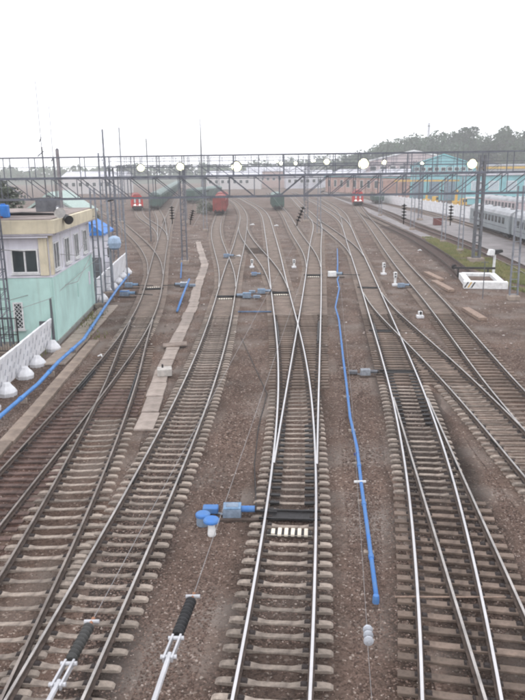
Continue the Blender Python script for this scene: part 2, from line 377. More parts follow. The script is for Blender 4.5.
def rail_mesh(name, side, y0, y1, zoff=0, ds=0):
    mb = MB(); ysl = []; y = y0
    while y < y1-.3:
        ysl.append(y); y += 1.0 if y < 60 else 2.5
    ysl.append(y1); k = len(PROF)
    for y in ysl:
        c, d, n = frame(name, y)
        for px, pz in PROF:
            p = c + n*(side*HALF + px + ds); mb.v.append((p.x, p.y, ZB+pz+zoff))
    for i in range(len(ysl)-1):
        for j in range(k):
            a = i*k+j; b = i*k+(j+1) % k; mb.face((a, b, b+k, a+k), PM[j])
    mb.face(tuple(range(k)), 1); mb.face(tuple(reversed(range((len(ysl)-1)*k, len(ysl)*k))), 1)
    return mb
# sleepers: concrete with raised ends and a lower waist; timber; long flat bearers under the turnouts
def sleeper_mesh(kind, lo=-1.35, hi=1.35, rails=(-HALF, HALF)):
    mb = MB()
    if kind == 'concrete':
        st = [(-1.28, .08, .03), (-1.22, .096, .072), (-1.1, .104, .088), (-.97, .11, .085), (-.6, .106, .078), (-.36, .085, .034), (.36, .085, .034), (.6, .106, .078), (.97, .11, .085), (1.1, .104, .088), (1.22, .096, .072), (1.28, .08, .03)]
        for x, w, z in st: mb.v += [(x, -w-.02, -.12), (x, -w+.012, z), (x, w-.012, z), (x, w+.02, -.12)]
        for i in range(len(st)-1):
            for j in range(3): a = i*4+j; mb.face((a, a+4, a+5, a+1))
        mb.face((0, 1, 2, 3)); n = len(st)*4; mb.face((n-1, n-2, n-3, n-4))
    else:
        w = .105 if kind == 'timber' else .11
        z = .075
        mb.v += [(lo, -w, -.12), (lo, -w, z-.012), (lo, -w+.012, z), (lo, w-.012, z), (lo, w, z-.012), (lo, w, -.12)]
        mb.v += [(hi, *p[1:]) for p in mb.v]
        for j in range(5): mb.face((j, j+6, j+7, j+1))
        mb.face((0, 1, 2, 3, 4, 5)); mb.face((11, 10, 9, 8, 7, 6))
    for r in rails:
        q = -1 if r > (lo+hi)/2 else 1          # the inner fastening is the bulkier one
        for sx in (-1, 1): mb.box((r+sx*(.14 if sx == q else .1), 0, .098), (.17 if sx == q else .07, .15, .05), 0, 1, .6)
    return mb
SL_CACHE = {}
def sleeper_data(kind, lo=-1.35, hi=1.35, rails=(-HALF, HALF)):
    key = (kind, round(lo, 1), round(hi, 1), tuple(round(r, 1) for r in rails))
    if key not in SL_CACHE:
        me = sleeper_mesh(kind, key[1], key[2], rails).mesh('sleeper', [{'concrete': CONC, 'timber': WOOD, 'bearer': BEARER}[kind], CLIP])
        SL_CACHE[key] = me
    return SL_CACHE[key]
# branch: (main, near or far side of the switch); links belong to two mains
MAINS = {'CR': ['CL'], 'GW': ['CR'], 'R2': ['R1'], 'RD': ['R1'], 'BL': ['B'], 'B0': ['A'], 'A2': ['A'], 'A3': ['A'], 'A4': ['A3'], 'R3': ['R1'], 'F': ['E'], 'X1': ['CR', 'R1'], 'X2': ['B', 'CL']}
BRANCHES = {}
for b, ms in MAINS.items():
    for m in ms: BRANCHES.setdefault(m, []).append(b)
BRANCHES['E'] = BRANCHES.get('E', []) + ['RD']
FINE = 52.0                                           # sleepers nearer than this are single objects
LABELS = {
 'CL': 'central railway track with bright rails, running from the bottom centre to the far left curve',
 'CR': 'track splitting right from the central track at the striped board by the blue machine',
 'GW': 'track leading to the dark green wagon in the middle distance',
 'R1': 'track right of the long blue pipe, its left rail nearest the pipe',
 'R2': 'track peeling off to the lower right corner from the one beside the long blue pipe',
 'RD': 'track diverging right towards the right frame edge below the white buffer box',
 'E': 'track passing the white buffer box and leading to the right hand red locomotive',
 'F': 'dark stub siding ending at the white buffer box',
 'G': 'track along the grey paved strip just right of the lattice masts',
 'Hh': 'track under the silver grey passenger coaches',
 'B': 'track between the walkway of concrete slabs and the big blue point machine',
 'BL': 'short track leading to the dusty red wagon',
 'X2': 'crossover rails linking the slab walkway side track to the central track',
 'X1': 'crossover rails linking the central right branch to the track beside the long blue pipe',
 'A': 'leftmost track with dark timber sleepers, nearest the white concrete fence',
 'B0': 'second track from the left with pale concave sleepers, left of the slab walkway',
 'A2': 'track curving off left behind the lattice masts beside the building',
 'A3': 'track leading to the left hand red locomotive',
 'A4': 'track leading to the long train of green wagons at the far left',
 'R3': 'far track joining from the right near the right hand red locomotive'}
KIND = {'A': 'timber', 'RD': 'bearer', 'R1': 'bearer', 'R2': 'bearer', 'E': 'bearer', 'F': 'timber', 'G': 'timber'}
DULL = {'F', 'G', 'A', 'B0', 'Hh', 'A2'}
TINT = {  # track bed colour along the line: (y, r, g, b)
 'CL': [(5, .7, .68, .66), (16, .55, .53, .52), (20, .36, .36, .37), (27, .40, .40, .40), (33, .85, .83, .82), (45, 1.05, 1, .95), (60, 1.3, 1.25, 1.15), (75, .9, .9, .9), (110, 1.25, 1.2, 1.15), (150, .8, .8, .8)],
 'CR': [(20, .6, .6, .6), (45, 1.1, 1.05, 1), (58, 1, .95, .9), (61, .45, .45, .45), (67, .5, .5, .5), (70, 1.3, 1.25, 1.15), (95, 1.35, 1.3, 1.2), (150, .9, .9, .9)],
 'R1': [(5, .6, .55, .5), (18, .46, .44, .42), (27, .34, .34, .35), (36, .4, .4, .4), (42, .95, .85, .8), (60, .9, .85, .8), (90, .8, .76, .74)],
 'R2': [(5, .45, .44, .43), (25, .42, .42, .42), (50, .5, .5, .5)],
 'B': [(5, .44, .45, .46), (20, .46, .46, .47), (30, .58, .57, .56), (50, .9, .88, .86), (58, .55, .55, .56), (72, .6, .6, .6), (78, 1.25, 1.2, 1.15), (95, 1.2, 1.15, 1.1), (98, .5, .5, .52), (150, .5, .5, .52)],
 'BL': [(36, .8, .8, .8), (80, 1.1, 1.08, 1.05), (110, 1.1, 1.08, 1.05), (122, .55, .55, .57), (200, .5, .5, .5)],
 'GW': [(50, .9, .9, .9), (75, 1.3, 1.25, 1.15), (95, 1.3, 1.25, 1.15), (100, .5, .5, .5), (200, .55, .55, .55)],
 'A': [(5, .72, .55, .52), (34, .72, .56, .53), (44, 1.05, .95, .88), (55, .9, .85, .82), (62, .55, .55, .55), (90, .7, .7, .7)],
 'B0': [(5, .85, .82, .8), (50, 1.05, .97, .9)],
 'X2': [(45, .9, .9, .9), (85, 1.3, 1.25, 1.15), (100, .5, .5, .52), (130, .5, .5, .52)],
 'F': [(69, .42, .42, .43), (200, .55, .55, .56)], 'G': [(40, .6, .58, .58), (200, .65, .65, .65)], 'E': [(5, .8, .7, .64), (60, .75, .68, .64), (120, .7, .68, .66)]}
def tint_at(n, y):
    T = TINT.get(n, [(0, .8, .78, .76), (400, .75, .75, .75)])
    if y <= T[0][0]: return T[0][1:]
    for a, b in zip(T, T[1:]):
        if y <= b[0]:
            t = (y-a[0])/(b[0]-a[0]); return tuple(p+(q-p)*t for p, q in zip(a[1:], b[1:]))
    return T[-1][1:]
TR = {}
ZR = {}
order = ['CL', 'R1', 'B', 'A', 'E', 'G', 'Hh', 'CR', 'B0', 'R2', 'RD', 'BL', 'GW', 'A2', 'A3', 'A4', 'R3', 'F', 'X1', 'X2']
for ti, n in enumerate(order):
    root = thing('railway_track', LABELS[n], 'railway track', (0, 0, 0), group='tracks of the rail yard'); TR[n] = root
    y0, y1 = span(n); zoff = ti*.0024
    ZR[n] = zoff
    ms = MAINS.get(n, [])
    def sep(y):
        return min([abs(cx(n, y)-cx(m, y)) for m in ms if span(m)[0] <= y <= span(m)[1]] or [9])
    # rails: a branch rail starts where it has left the main rail
    yy = y0; start = None; end = None
    while yy <= y1:
        if sep(yy) > .045:
            if start is None: start = yy
            end = yy
        yy += .5
    if not ms: start, end = y0, y1
    hm = RUST if n == 'F' else STEEL_DULL if n in DULL else STEEL if n in ('CL', 'R1', 'CR') else STEEL_MID
    for side in (-1, 1): rail_mesh(n, side, start, end, zoff).obj('rail', [hm, RUST], root)
    # sleepers
    far = MB(); y = y0; sp = .525 if n not in ('B0', 'RD', 'E') else .6
    k = 0
    while y < min(y1, 300):
        c, d, nn = frame(n, y)
        if ms and sep(y) < (1.75 if n == 'B0' else 2.75): y += sp; continue
        rz = math.atan2(nn.y, nn.x) + random.uniform(-.012, .012)
        lo, hi, rails, wide = -1.29, 1.29, [-HALF, HALF], False
        for b in BRANCHES.get(n, []):
            bs = span(b)
            if bs[0] <= y <= bs[1]:
                off = (cx(b, y)-cx(n, y))*d.y
                if .12 < abs(off) < (1.75 if b == 'B0' else 2.75):
                    lo = min(lo, off-1.29); hi = max(hi, off+1.29); rails += [off-HALF, off+HALF]; wide = abs(off) > .45
        kind = KIND.get(n, 'concrete')
        if n == 'A' and y > 34: kind = 'concrete'
        if n == 'R1' and y > 19: kind = 'concrete'
        if n == 'RD' and not 36 < y < 43 or n == 'E' and y > 55: kind = 'concrete'
        if wide and kind != 'timber': kind = 'bearer'
        if y < FINE:
            o = link('sleeper', sleeper_data(kind, lo, hi, tuple(rails)), root, (c.x, c.y, random.uniform(-.012, .006)))
            o.rotation_euler = (random.uniform(-.02, .02), 0, rz)
            k += 1
        else:
            m = (lo+hi)/2; p = c + nn*m
            far.box((p.x, p.y, -.03), (hi-lo, .25, .15), rz)
        y += sp*random.uniform(.96, 1.04)
    if far.v: stuff(far.obj('sleepers', CONC_FAR if KIND.get(n) != 'timber' or n == 'A' else WOOD, root))
    # joints
    if n in ('CL', 'R1', 'B', 'A', 'B0', 'RD', 'E', 'R2', 'CR'):
        fp_me = MB().box((0, 0, .075), (.11, .8, .07)).mesh('fishplate', DARK)
        y = start + 5.5
        while y < min(end, 62):
            c, d, nn = frame(n, y)
            for s in (-1, 1):
                p = c + nn*s*HALF; f = link('fishplate', fp_me, root, (p.x, p.y, ZB)); f.rotation_euler.z = math.atan2(nn.y, nn.x)
            y += 12.5
    # track bed sheet
    bed = MB(); cols = []
    y = y0; st = []
    while y < y1: st.append(y); y += 1.5
    st.append(y1)
    zb = .006 + ti*.0012
    for y in st:
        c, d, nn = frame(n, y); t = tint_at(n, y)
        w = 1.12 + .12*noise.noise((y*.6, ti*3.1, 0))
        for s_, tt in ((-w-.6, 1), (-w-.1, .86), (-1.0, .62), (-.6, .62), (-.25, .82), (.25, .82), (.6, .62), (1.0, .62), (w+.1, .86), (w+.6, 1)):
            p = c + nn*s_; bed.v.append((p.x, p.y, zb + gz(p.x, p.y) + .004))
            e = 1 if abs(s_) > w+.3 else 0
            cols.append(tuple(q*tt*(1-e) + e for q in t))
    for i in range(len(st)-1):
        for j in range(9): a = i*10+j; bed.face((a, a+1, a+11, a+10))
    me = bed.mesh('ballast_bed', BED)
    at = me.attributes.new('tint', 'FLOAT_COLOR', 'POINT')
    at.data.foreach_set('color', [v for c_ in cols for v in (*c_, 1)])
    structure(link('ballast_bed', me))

# ------------------------------------------------------------------ other ground surfaces
def sheet(name, pts, mat, z):
    mb = MB(); mb.v = [(x, y, z) for x, y in pts]; mb.face(tuple(range(len(pts)))); return structure(mb.obj(name, mat))
sheet('pavement', [(26.2, 40), (36.2, 40), (37.6, 95), (38.6, 125), (37.6, 210), (36, 330), (33.2, 330), (33.3, 200), (32.2, 180), (31.6, 140), (31.3, 120), (30.9, 100), (29.8, 82), (28.6, 62)], PAVE, .03)
sheet('pavement', [(28.0, 330), (30.2, 330), (29.6, 200), (28.6, 160), (27.6, 130), (27.4, 104), (26.6, 92), (25.2, 90), (25.6, 110), (26.0, 140), (27.2, 200)], PAVE, .028)
sheet('pavement', [(40.4, 60), (60, 60), (52, 135), (44.6, 158), (40.9, 206), (40.2, 205), (41.6, 140), (40.9, 110)], PAVE, .026)
# footpath of loose concrete slabs beside the track (a strip of separate slabs)
walk = thing('slab_walkway', 'narrow walkway of pale loose concrete slabs between two left hand tracks', 'walkway', (0, 0, 0))
WP = [(-5.1, 27.9), (-5.14, 29.5), (-5.51, 36.4), (-5.57, 44.6), (-5.59, 48.2), (-5.65, 56.4), (-6.2, 69), (-6.53, 80.9), (-7.94, 92.8), (-9.78, 108.7)]
def wx(y):
    for a, b in zip(WP, WP[1:]):
        if y <= b[1]: return a[0] + (b[0]-a[0])*(y-a[1])/(b[1]-a[1])
    return WP[-1][0]
y = 28.0; i = 0
SLAB = material('dirty walkway slab', (.36, .30, .265), .9, 0, .2, 1.6, col2=(.22, .185, .16), objvar=.2, bump=.3)
slab_me = MB().box((0, 0, 0), (.8, 2.3, .09)).obj('slab', SLAB, walk, bevel=.012)
first = True
while y < 108:
    L = 2.3 if y < 60 else 3.2
    a, b = wx(y), wx(y+L)
    o = slab_me if first else link('slab', slab_me.data, walk)
    first = False
    o.location = ((a+b)/2 + random.uniform(-.04, .04), y+L/2, .045+random.uniform(0, .02))
    o.rotation_euler = (random.uniform(-.012, .012), random.uniform(-.015, .015), math.atan2(a-b, L) + random.uniform(-.035, .035))
    o.scale = (random.uniform(.92, 1.06)*(1.0 if y < 60 else 1.05), L/2.3*random.uniform(.93, .985), 1)
    y += L
t = tag(bx('concrete_slab', (0, 0, 0), (1.5, .75, .1), material('dark concrete slab', (.25, .20, .17), .9, bump=.3), bevel=.015), 'dark loose slab lying crosswise on the pale slab walkway', 'slab')
t.location = (-5.5, 42.7, .17); t.rotation_euler = (.03, -.05, .12)
cb = tag(MB().box((0, 0, .2), (.78, .62, .4)).obj('concrete_block', material('pale concrete block', (.46, .43, .40), .85, bump=.3), bevel=.03), 'pale squat concrete block sitting on the slab walkway', 'block')
cb.location = (-5.28, 36.2, .1); cb.rotation_euler.z = .15
MB().tube([(-.1, .1, .4), (-.1, .1, .58)], .05, 8).obj('lifting_stub', DARK, cb)
# paving along the building and the long tan kerb
sp = thing('wall_foot_paving', 'cracked concrete paving slabs along the foot of the mint building', 'paving', (0, 0, 0))
for i, yy in enumerate([38.6, 41.2, 43.8, 46.4, 49, 51.6, 54.2]):
    xx = -11.75 - .5*(yy-38.6)/17 - .25
    o = MB().box((0, 0, 0), (1.35, 2.52, .1)).obj('slab', SAND, sp, bevel=.012)
    o.location = (xx, yy+1.25, .05+random.uniform(0, .02)); o.rotation_euler = (random.uniform(-.015, .015), random.uniform(-.02, .02), random.uniform(0, .05))
kb = thing('cable_trough', 'long tan concrete cable trough beside the leftmost track', 'cable trough', (0, 0, 0))
yy = 18.0
while yy < 43:
    o = MB().box((0, 0, 0), (.62, 2.9, .16)).obj('trough_lid', material('dirty trough concrete', (.29, .23, .185), .9, 0, .25, 1.2, col2=(.15, .115, .095), objvar=.2, bump=.4), kb, bevel=.015)
    xx = -10.4 - max(0, yy-28)*.028
    o.location = (xx-.15, yy+1.45, .06); o.rotation_euler.z = .028 + random.uniform(-.01, .01); yy += 2.93

# ------------------------------------------------------------------ scattered stones near the camera
def scatter(name, rect, density, smin, smax, mat, seed):
    mb = MB(); n = 14
    (x0, y0), (x1, y1) = rect
    for j in range(n+1):
        for i in range(n+1):
            x = x0+(x1-x0)*i/n; y = y0+(y1-y0)*j/n; mb.v.append((x, y, gz(x, y)-.004))
    for j in range(n):
        for i in range(n): a = j*(n+1)+i; mb.face((a, a+1, a+n+2, a+n+1))
    o = stuff(mb.obj(name, mat))
    ng = bpy.data.node_groups.new(name, 'GeometryNodeTree')
    ng.interface.new_socket('Geometry', in_out='INPUT', socket_type='NodeSocketGeometry')
    ng.interface.new_socket('Geometry', in_out='OUTPUT', socket_type='NodeSocketGeometry')
    N, L = ng.nodes, ng.links
    gi = N.new('NodeGroupInput'); go = N.new('NodeGroupOutput')
    d = N.new('GeometryNodeDistributePointsOnFaces'); d.inputs['Density'].default_value = density; d.inputs['Seed'].default_value = seed
    L.new(gi.outputs[0], d.inputs['Mesh'])
    ico = N.new('GeometryNodeMeshIcoSphere'); ico.inputs['Radius'].default_value = 1; ico.inputs['Subdivisions'].default_value = 1
    sm = N.new('GeometryNodeSetMaterial'); sm.inputs['Material'].default_value = mat
    L.new(ico.outputs[0], sm.inputs[0])
    rv = N.new('FunctionNodeRandomValue'); rv.data_type = 'FLOAT_VECTOR'; rv.inputs[0].default_value = (smin, smin, smin*.5); rv.inputs[1].default_value = (smax, smax, smax*.75)
    rr = N.new('FunctionNodeRandomValue'); rr.data_type = 'FLOAT_VECTOR'; rr.inputs[0].default_value = (-.6, -.6, 0); rr.inputs[1].default_value = (.6, .6, 6.28)
    io = N.new('GeometryNodeInstanceOnPoints')
    L.new(d.outputs[0], io.inputs['Points']); L.new(sm.outputs[0], io.inputs['Instance'])
    L.new(rv.outputs[0], io.inputs['Scale']); L.new(rr.outputs[0], io.inputs['Rotation'])
    L.new(io.outputs[0], go.inputs[0])
    md = o.modifiers.new('scatter', 'NODES'); md.node_group = ng
    return o
def stone_material(name, a, b_, c):
    m = bpy.data.materials.new(name); m.use_nodes = True
    nt = m.node_tree; P = nt.nodes['Principled BSDF']; P.inputs['Roughness'].default_value = .9; P.inputs['Specular IOR Level'].default_value = .2
    oi = nt.nodes.new('ShaderNodeObjectInfo'); cr = nt.nodes.new('ShaderNodeValToRGB'); e = cr.color_ramp.elements
    e[0].color = (*a, 1); e[1].color = (*c, 1); k = e.new(.55); k.color = (*b_, 1); k = e.new(.9); k.color = (*[x*1.3 for x in b_], 1)
    nt.links.new(oi.outputs['Random'], cr.inputs[0]); nt.links.new(cr.outputs[0], P.inputs['Base Color'])
    return m
STONE = stone_material('brown stone', (.053, .036, .029), (.125, .086, .070), (.34, .285, .25))
scatter('ballast_stones', ((-12, 8), (14, 22)), 330, .022, .046, STONE, 1)
scatter('pale_debris', ((-22, 40), (22, 150)), 1.1, .05, .13, stone_material('pale debris', (.10, .08, .07), (.22, .18, .16), (.62, .58, .55)), 3)
scatter('ballast_stones', ((-14, 22), (17, 40)), 110, .028, .052, STONE, 2)

# ------------------------------------------------------------------ turnout fittings on the tracks
def fittings(n, ytip, board_y, rod_len=2.0):
    """striped board between the rails and the dark rods that move the switch blades"""
    root = TR[n]; c, d, nn = frame(n, ytip); rz = math.atan2(nn.y, nn.x)
    for dy in (0, .55):
        p = c + d*dy
        o = MB().bar((-1.0, 0, .13), (.95, 0, .13), .07, .05).obj('switch_rod', DARK, root); o.location = (p.x, p.y, 0); o.rotation_euler.z = rz
    o = MB().box((0, .3, .075), (1.42, .5, .05)).obj('switch_plate', DARK, root); o.location = (c.x, c.y, 0); o.rotation_euler.z = rz
    c, d, nn = frame(n, board_y); rz = math.atan2(nn.y, nn.x)
    mb = MB().box((0, 0, .06), (1.35, .34, .05), mi=1)
    for i in range(6): mb.box((-.5+.2*i, 0, .1), (.115, .42 if i else .3, .07))
    o = mb.obj('striped_board', [material('cream painted block', (.72, .66, .56), .8), DARK], root, bevel=.008)
    o.location = (c.x, c.y, .01); o.rotation_euler.z = rz
fittings('CL', 20.0, 19.2); fittings('B', 59.8, 58.9); fittings('CL', 61.5, 60.6); fittings('CR', 71.8, 70.9); fittings('A', 64.2, 65.2)
PLATE = MB().box((0, 0, 0), (.42, .16, .05)).mesh('slide_plate', DARK)
def cover(n, y0, y1, label=None):
    """dark grid of slide plates and rods between the rails of a working switch"""
    root = TR[n]; mb = MB(); y = y0
    while y < y1:
        c, d, nn = frame(n, y); rz = math.atan2(nn.y, nn.x)
        for s in (-1, 1):
            p = c + nn*s*.62; o = link('slide_plate', PLATE, root, (p.x, p.y, .1)); o.rotation_euler.z = rz
        y += .55
cover('CL', 20.6, 28.5); cover('R1', 28.5, 36.0)
for n, y in (('R1', 36.4), ('R1', 46.2), ('R1', 64.0)):
    c, d, nn = frame(n, y); o = MB().box((0, 0, .08), (1.6, .42, .06)).bar((-1.1, .1, .12), (1, .1, .12), .08).obj('switch_rod', DARK, TR[n]); o.location = (c.x, c.y, 0); o.rotation_euler.z = math.atan2(nn.y, nn.x)
o = MB().tube([(3.35, 15.85, .1), (6.6, 15.78, .1)], .026, 8).obj('cross_rod', PLANK, TR['R1'])
def guard(n, side, y0, y1):
    rail_mesh(n, side, y0, y1, .001, -side*.13).obj('guard_rail', [DARK, DARK], TR[n])
guard('CL', -1, 43, 49); guard('CR', 1, 43, 49); guard('R1', -1, 43, 48); guard('A', -1, 33.5, 37); guard('B0', 1, 31.5, 36)

# ------------------------------------------------------------------ point machines, boxes, dwarf signals
def point_machine(loc, rz, label, main, lid, metal, scale=1, rod=1.0, hub=True):
    t = thing('point_machine', label, 'point machine', loc, rz, 'point machines beside the switches')
    t.scale = (scale,)*3
    b = MB().box((0, 0, .22), (.62, .5, .34), taper=.95).obj('housing', metal, t, bevel=.02)
    MB().box((0, 0, .41), (.6, .48, .05)).obj('lid', lid, t, bevel=.012)
    MB().box((0, .02, .44), (.42, .3, .02)).obj('lid_panel', metal, t, bevel=.004)
    mt = MB().tube([(.3, .06, .27), (.76, .06, .27)], .11, 14).obj('motor', main, t, smooth=False)
    MB().tube([(.76, .06, .27), (.82, .06, .27)], .125, 14).obj('end_cap', DARK, mt)
    MB().bar((.8, .06, .2), (.9+rod, .06, .16), .07, .05).obj('drive_rod', DARK, t)
    MB().box((.25, -.3, .06), (1.3, .14, .07)).obj('base_bar', RUST, t)
    for s in (-.2, .25): MB().box((s, 0, .03), (.1, .75, .06)).obj('base_plate', RUST, t)
    if hub:
        MB().box((-.75, .22, .18), (.52, .34, .2)).obj('relay_box', main, t, bevel=.02)
        MB().tube([(-.5, .1, .1), (-.28, -.02, .1)], .035, 8).obj('cable_pipe', metal, t)
    return t
point_machine((-1.02, 20.4, 0), -.02, 'large bright blue point machine beside the central track switch', BLUE, BLUE_PALE, BLUEGREY, .95, .6)
def barrel(loc, r, h, label, post):
    t = thing('junction_box', label, 'junction box', loc, 0, 'round junction boxes')
    if post:
        MB().lathe((0, 0, 0), (0, 0, h), [(0, .12), (.1, .13), (.6, .11), (1, .11)], 12).obj('stand', WHITE, t)
        MB().lathe((0, 0, h), (0, 0, h+.14), [(0, .06), (.1, r*.8), (.35, r), (.75, r), (1, r*.86)], 18).obj('lid', BLUE, t)
    else:
        MB().lathe((0, 0, 0), (0, 0, h), [(0, r*.95), (.9, r*.95)], 16).obj('drum', BLUEGREY, t)
        MB().lathe((0, 0, h*.86), (0, 0, h+.05), [(0, r*1.06), (.7, r*1.06), (1, r*.9)], 16).obj('lid', BLUE, t)
    return t
barrel((-1.92, 19.95, 0), .22, .34, 'low round junction box with blue lid, left of the big blue point machine', False)
barrel((-1.6, 19.25, 0), .25, .42, 'round blue lid on a stubby white stand, nearest of the blue boxes', True)
MACH = material('dusty machine grey', (.27, .29, .32), .7, .1, .2, 5)
point_machine((5.5, 36.0, 0), -.05, 'grey blue point machine right of the long blue pipe, midway up the yard', GREY, MACH, MACH, .85, .9)
point_machine((-1.3, 59.6, 0), PI-.05, 'pale blue point machine left of the central track, rod pointing left', BLUEGREY, BLUE_PALE, BLUEGREY, 1.15, .55)
point_machine((-.05, 61.6, 0), .02, 'pale blue point machine left of the central track, rod pointing right', BLUEGREY, BLUE_PALE, BLUEGREY, 1.1, .7)
point_machine((-.8, 72.6, 0), 0, 'small pale blue point machine behind the facing pair, left of the central track', BLUEGREY, BLUE, BLUEGREY, .9, .3, False)
point_machine((7.2, 71.2, 0), .0, 'whitish point machine at the far end of the long blue pipe', BLUEGREY, WHITE, WHITE, 1.35, 1.2, False)
point_machine((-7.4, 66.0, 0), PI, 'grey point machine with white lid beside the short blue pipe', BLUEGREY, WHITE, BLUEGREY, 1.1, .9)
point_machine((-12.6, 65.7, 0), .05, 'blue point machine by the leftmost track, farther of the pair there', BLUE_PALE, BLUE_PALE, BLUEGREY, 1.15, 1.1, False)
point_machine((-12.1, 61.0, 0), -.12, 'blue point machine by the leftmost track, nearer of the pair there', BLUE_PALE, BLUE, BLUEGREY, 1.25, 1.1, False)
point_machine((12.9, 64.2, 0), .1, 'small grey box by the right hand track, next to the white post signal', BLUEGREY, BLUEGREY, BLUEGREY, 1.0, .2, False)
point_machine((-4.4, 88, 0), .1, 'pale blue point machine behind, beside the dark bed below the dusty red wagon', BLUEGREY, BLUE_PALE, BLUEGREY, 1.2, .4, False)
def dwarf(loc, rz, label, h=1.1, lit=False):
    t = thing('dwarf_signal', label, 'signal', loc, rz, 'low white dwarf signals')
    MB().box((0, 0, .1), (.5, .5, .2)).obj('base', WHITEWASH, t, bevel=.02)
    MB().tube([(0, 0, .2), (0, 0, h*.6)], .12, 10).obj('post', WHITE, t)
    MB().box((0, 0, h*.8), (.3, .26, h*.42)).obj('head', WHITE, t, bevel=.03)
    for k in range(2):
        MB().tube([(0, -.13, h*(.7+.2*k)), (0, -.2, h*(.7+.2*k))], .075, 10).obj('lens', BLACK, t)
    return t
dwarf((12.55, 65.4, 0), 0, 'white dwarf signal with dark lenses, near the right hand track', 1.3)
dwarf((12.7, 72.6, 0), .2, 'white dwarf signal behind the other, beside the whitish machine rods', 1.25)
dwarf((-1.09, 78.8, 0), 0, 'small white dwarf signal between the middle tracks, left of the dark bed', .95)
dwarf((3.63, 78.4, 0), 0, 'small white dwarf signal between the two central tracks', .95)
dwarf((11.7, 50.8, 0), 0, 'stubby white marker signal nearest the camera on the right', .5)

# ------------------------------------------------------------------ blue pipes
def pipe(name, pts, r, mat, label, cuffs=True):
    t = thing(name, label, 'pipe', (0, 0, 0), 0, 'blue painted pipes')
    MB().tube(pts, r, 10).obj('tube', mat, t, smooth=True)
    n = 0
    for a, b in zip(pts, pts[1:]):
        a, b = Vector(a), Vector(b); L = (b-a).length
        if L > 2:
            m = (a+b)/2; d = (b-a).normalized()
            MB().tube([m-d*.1, m+d*.1], r*1.25, 10).obj('coupling', mat, t)
            MB().box((m.x+.0, m.y+.4, (m.z-r)/2), (.3, .14, max(.04, m.z-r))).obj('support', SAND, t)
    return t
PZ = .16
bp = pipe('blue_pipe', [(2.87, 15.9, .13), (3.16, 19.5, PZ), (3.38, 22.3, PZ), (3.67, 25.6, PZ), (3.84, 29.2, PZ), (4.3, 34.6, PZ), (4.68, 39.3, PZ), (5.22, 45.6, PZ), (5.55, 49.6, .2), (5.72, 53.7, .3), (7.02, 62.9, .22), (7.4, 68.1, .22), (7.75, 70.2, .2)], .062, BLUE, 'long bright blue pipe running up the yard right of the central track')
MB().lathe((2.84, 15.75, 0), (2.84, 15.75, .22), [(0, .09), (.6, .09), (1, .075)], 10).obj('end_stub', BLUE, bp)
MB().box((3.36, 22.5, .2), (.42, .07, .06)).obj('white_clamp', WHITE, bp)
MB().tube([(3.5, 25.0, PZ), (3.66, 25.1, PZ)], .06, 8).obj('side_tap', material('navy paint', (.03, .05, .2), .5), bp)
pipe('blue_pipe', [(7.75, 71.6, .2), (8.7, 80, .2), (10.3, 95.5, .2)], .07, BLUE, 'thin blue pipe continuing beyond the whitish point machine')
pipe('blue_pipe', [(-11.75, 20, .35), (-11.66, 25, .35), (-11.6, 29.2, .35), (-11.4, 34, .36), (-11.52, 38.2, .38), (-11.42, 43.5, .38), (-12.0, 50, .38), (-12.35, 53.9, .4), (-13.1, 63, .42), (-13.7, 72, .42)], .1, BLUE_PALE if 0 else material('mid blue pipe paint', (.07, .22, .52), .5, 0, .15, 2), 'thick blue pipe running along the white concrete fence on the left')
pipe('blue_pipe', [(-6.63, 53.6, .12), (-6.85, 60, .3), (-7.05, 67.6, .5)], .09, BLUE, 'short sloping blue pipe beside the slab walkway')
pipe('blue_pipe', [(-8.2, 70.4, .2), (-10.4, 92, .2), (-13, 115, .2)], .06, BLUE, 'thin distant blue pipe running up beside the slab walkway')
pipe('blue_pipe', [(-1.87, 53.3, .1), (.72, 53.2, .1)], .05, material('slate blue paint', (.10, .19, .34), .5), 'short blue pipe lying crosswise left of the central track')
tag(MB().tube([(-1.4, 45, .03), (0.2, 33, .03), (-.2, 28.5, .03), (-.35, 24.5, .03), (-.25, 20.6, .05)], .018, 5).obj('cable', BLACK), 'thin black cable on the ballast behind the big blue point machine', 'cable')

# ------------------------------------------------------------------ overhead wires with insulators close to the camera
def rubber_insulator(a, b, r, n, mat, label, tail_a, tail_b, rods=True):
    a, b = Vector(a), Vector(b); d = (b-a).normalized()
    t = thing('section_insulator', label, 'insulator', (0, 0, 0), 0, 'ribbed insulators on the overhead wires')
    prof = [(0, r*.55)]
    for i in range(n):
        t0 = (i+.08)/n
        prof += [(t0, r*.62), (t0+.30/n, r), (t0+.5/n, r), (t0+.72/n, r*.62)]
    prof += [(1, r*.55)]
    MB().lathe(a, b, prof, 14).obj('ribbed_body', mat, t)
    s = Vector((1, 0, 0))
    c = a - d*.34
    for k in (-1, 1):
        MB().bar(a - d*.02 + s*.035*k, c + s*.035*k, .018, .05).obj('clamp_plate', RODM, t)
    for q in (a - d*.05, a - d*.3, b + d*.06): MB().tube([q - s*.07, q + s*.07], .02, 8).obj('pin', RODM, t)
    MB().tube([c + d*.08, Vector(tail_a)], .024, 8).obj('rod', RODM, t)
    MB().tube([b, b + d*.11], .018, 8).obj('end_fitting', material('copper clamp', (.34, .17, .10), .6, .4), t)
    MB().tube([b + d*.1, Vector(tail_b)], .0035, 5).obj('wire', WIRE, t)
    return t
ZW = 6.75
rubber_insulator((-.79, 5.46, ZW), (-.715, 5.98, ZW), .054, 10, BLACK, 'black ribbed insulator with white rod, over the gravel left of the central track', (-1.02, 3.3, ZW), (.15+.11*28.2, 41.9, 6.9))
rubber_insulator((-1.665, 5.14, ZW), (-1.615, 5.60, ZW), .052, 9, material('dark grey rubber', (.06, .06, .058), .6), 'dark grey ribbed insulator with white clamp, over the bottom left track', (-1.86, 3.3, ZW), (2.2, 41.9, 6.9))
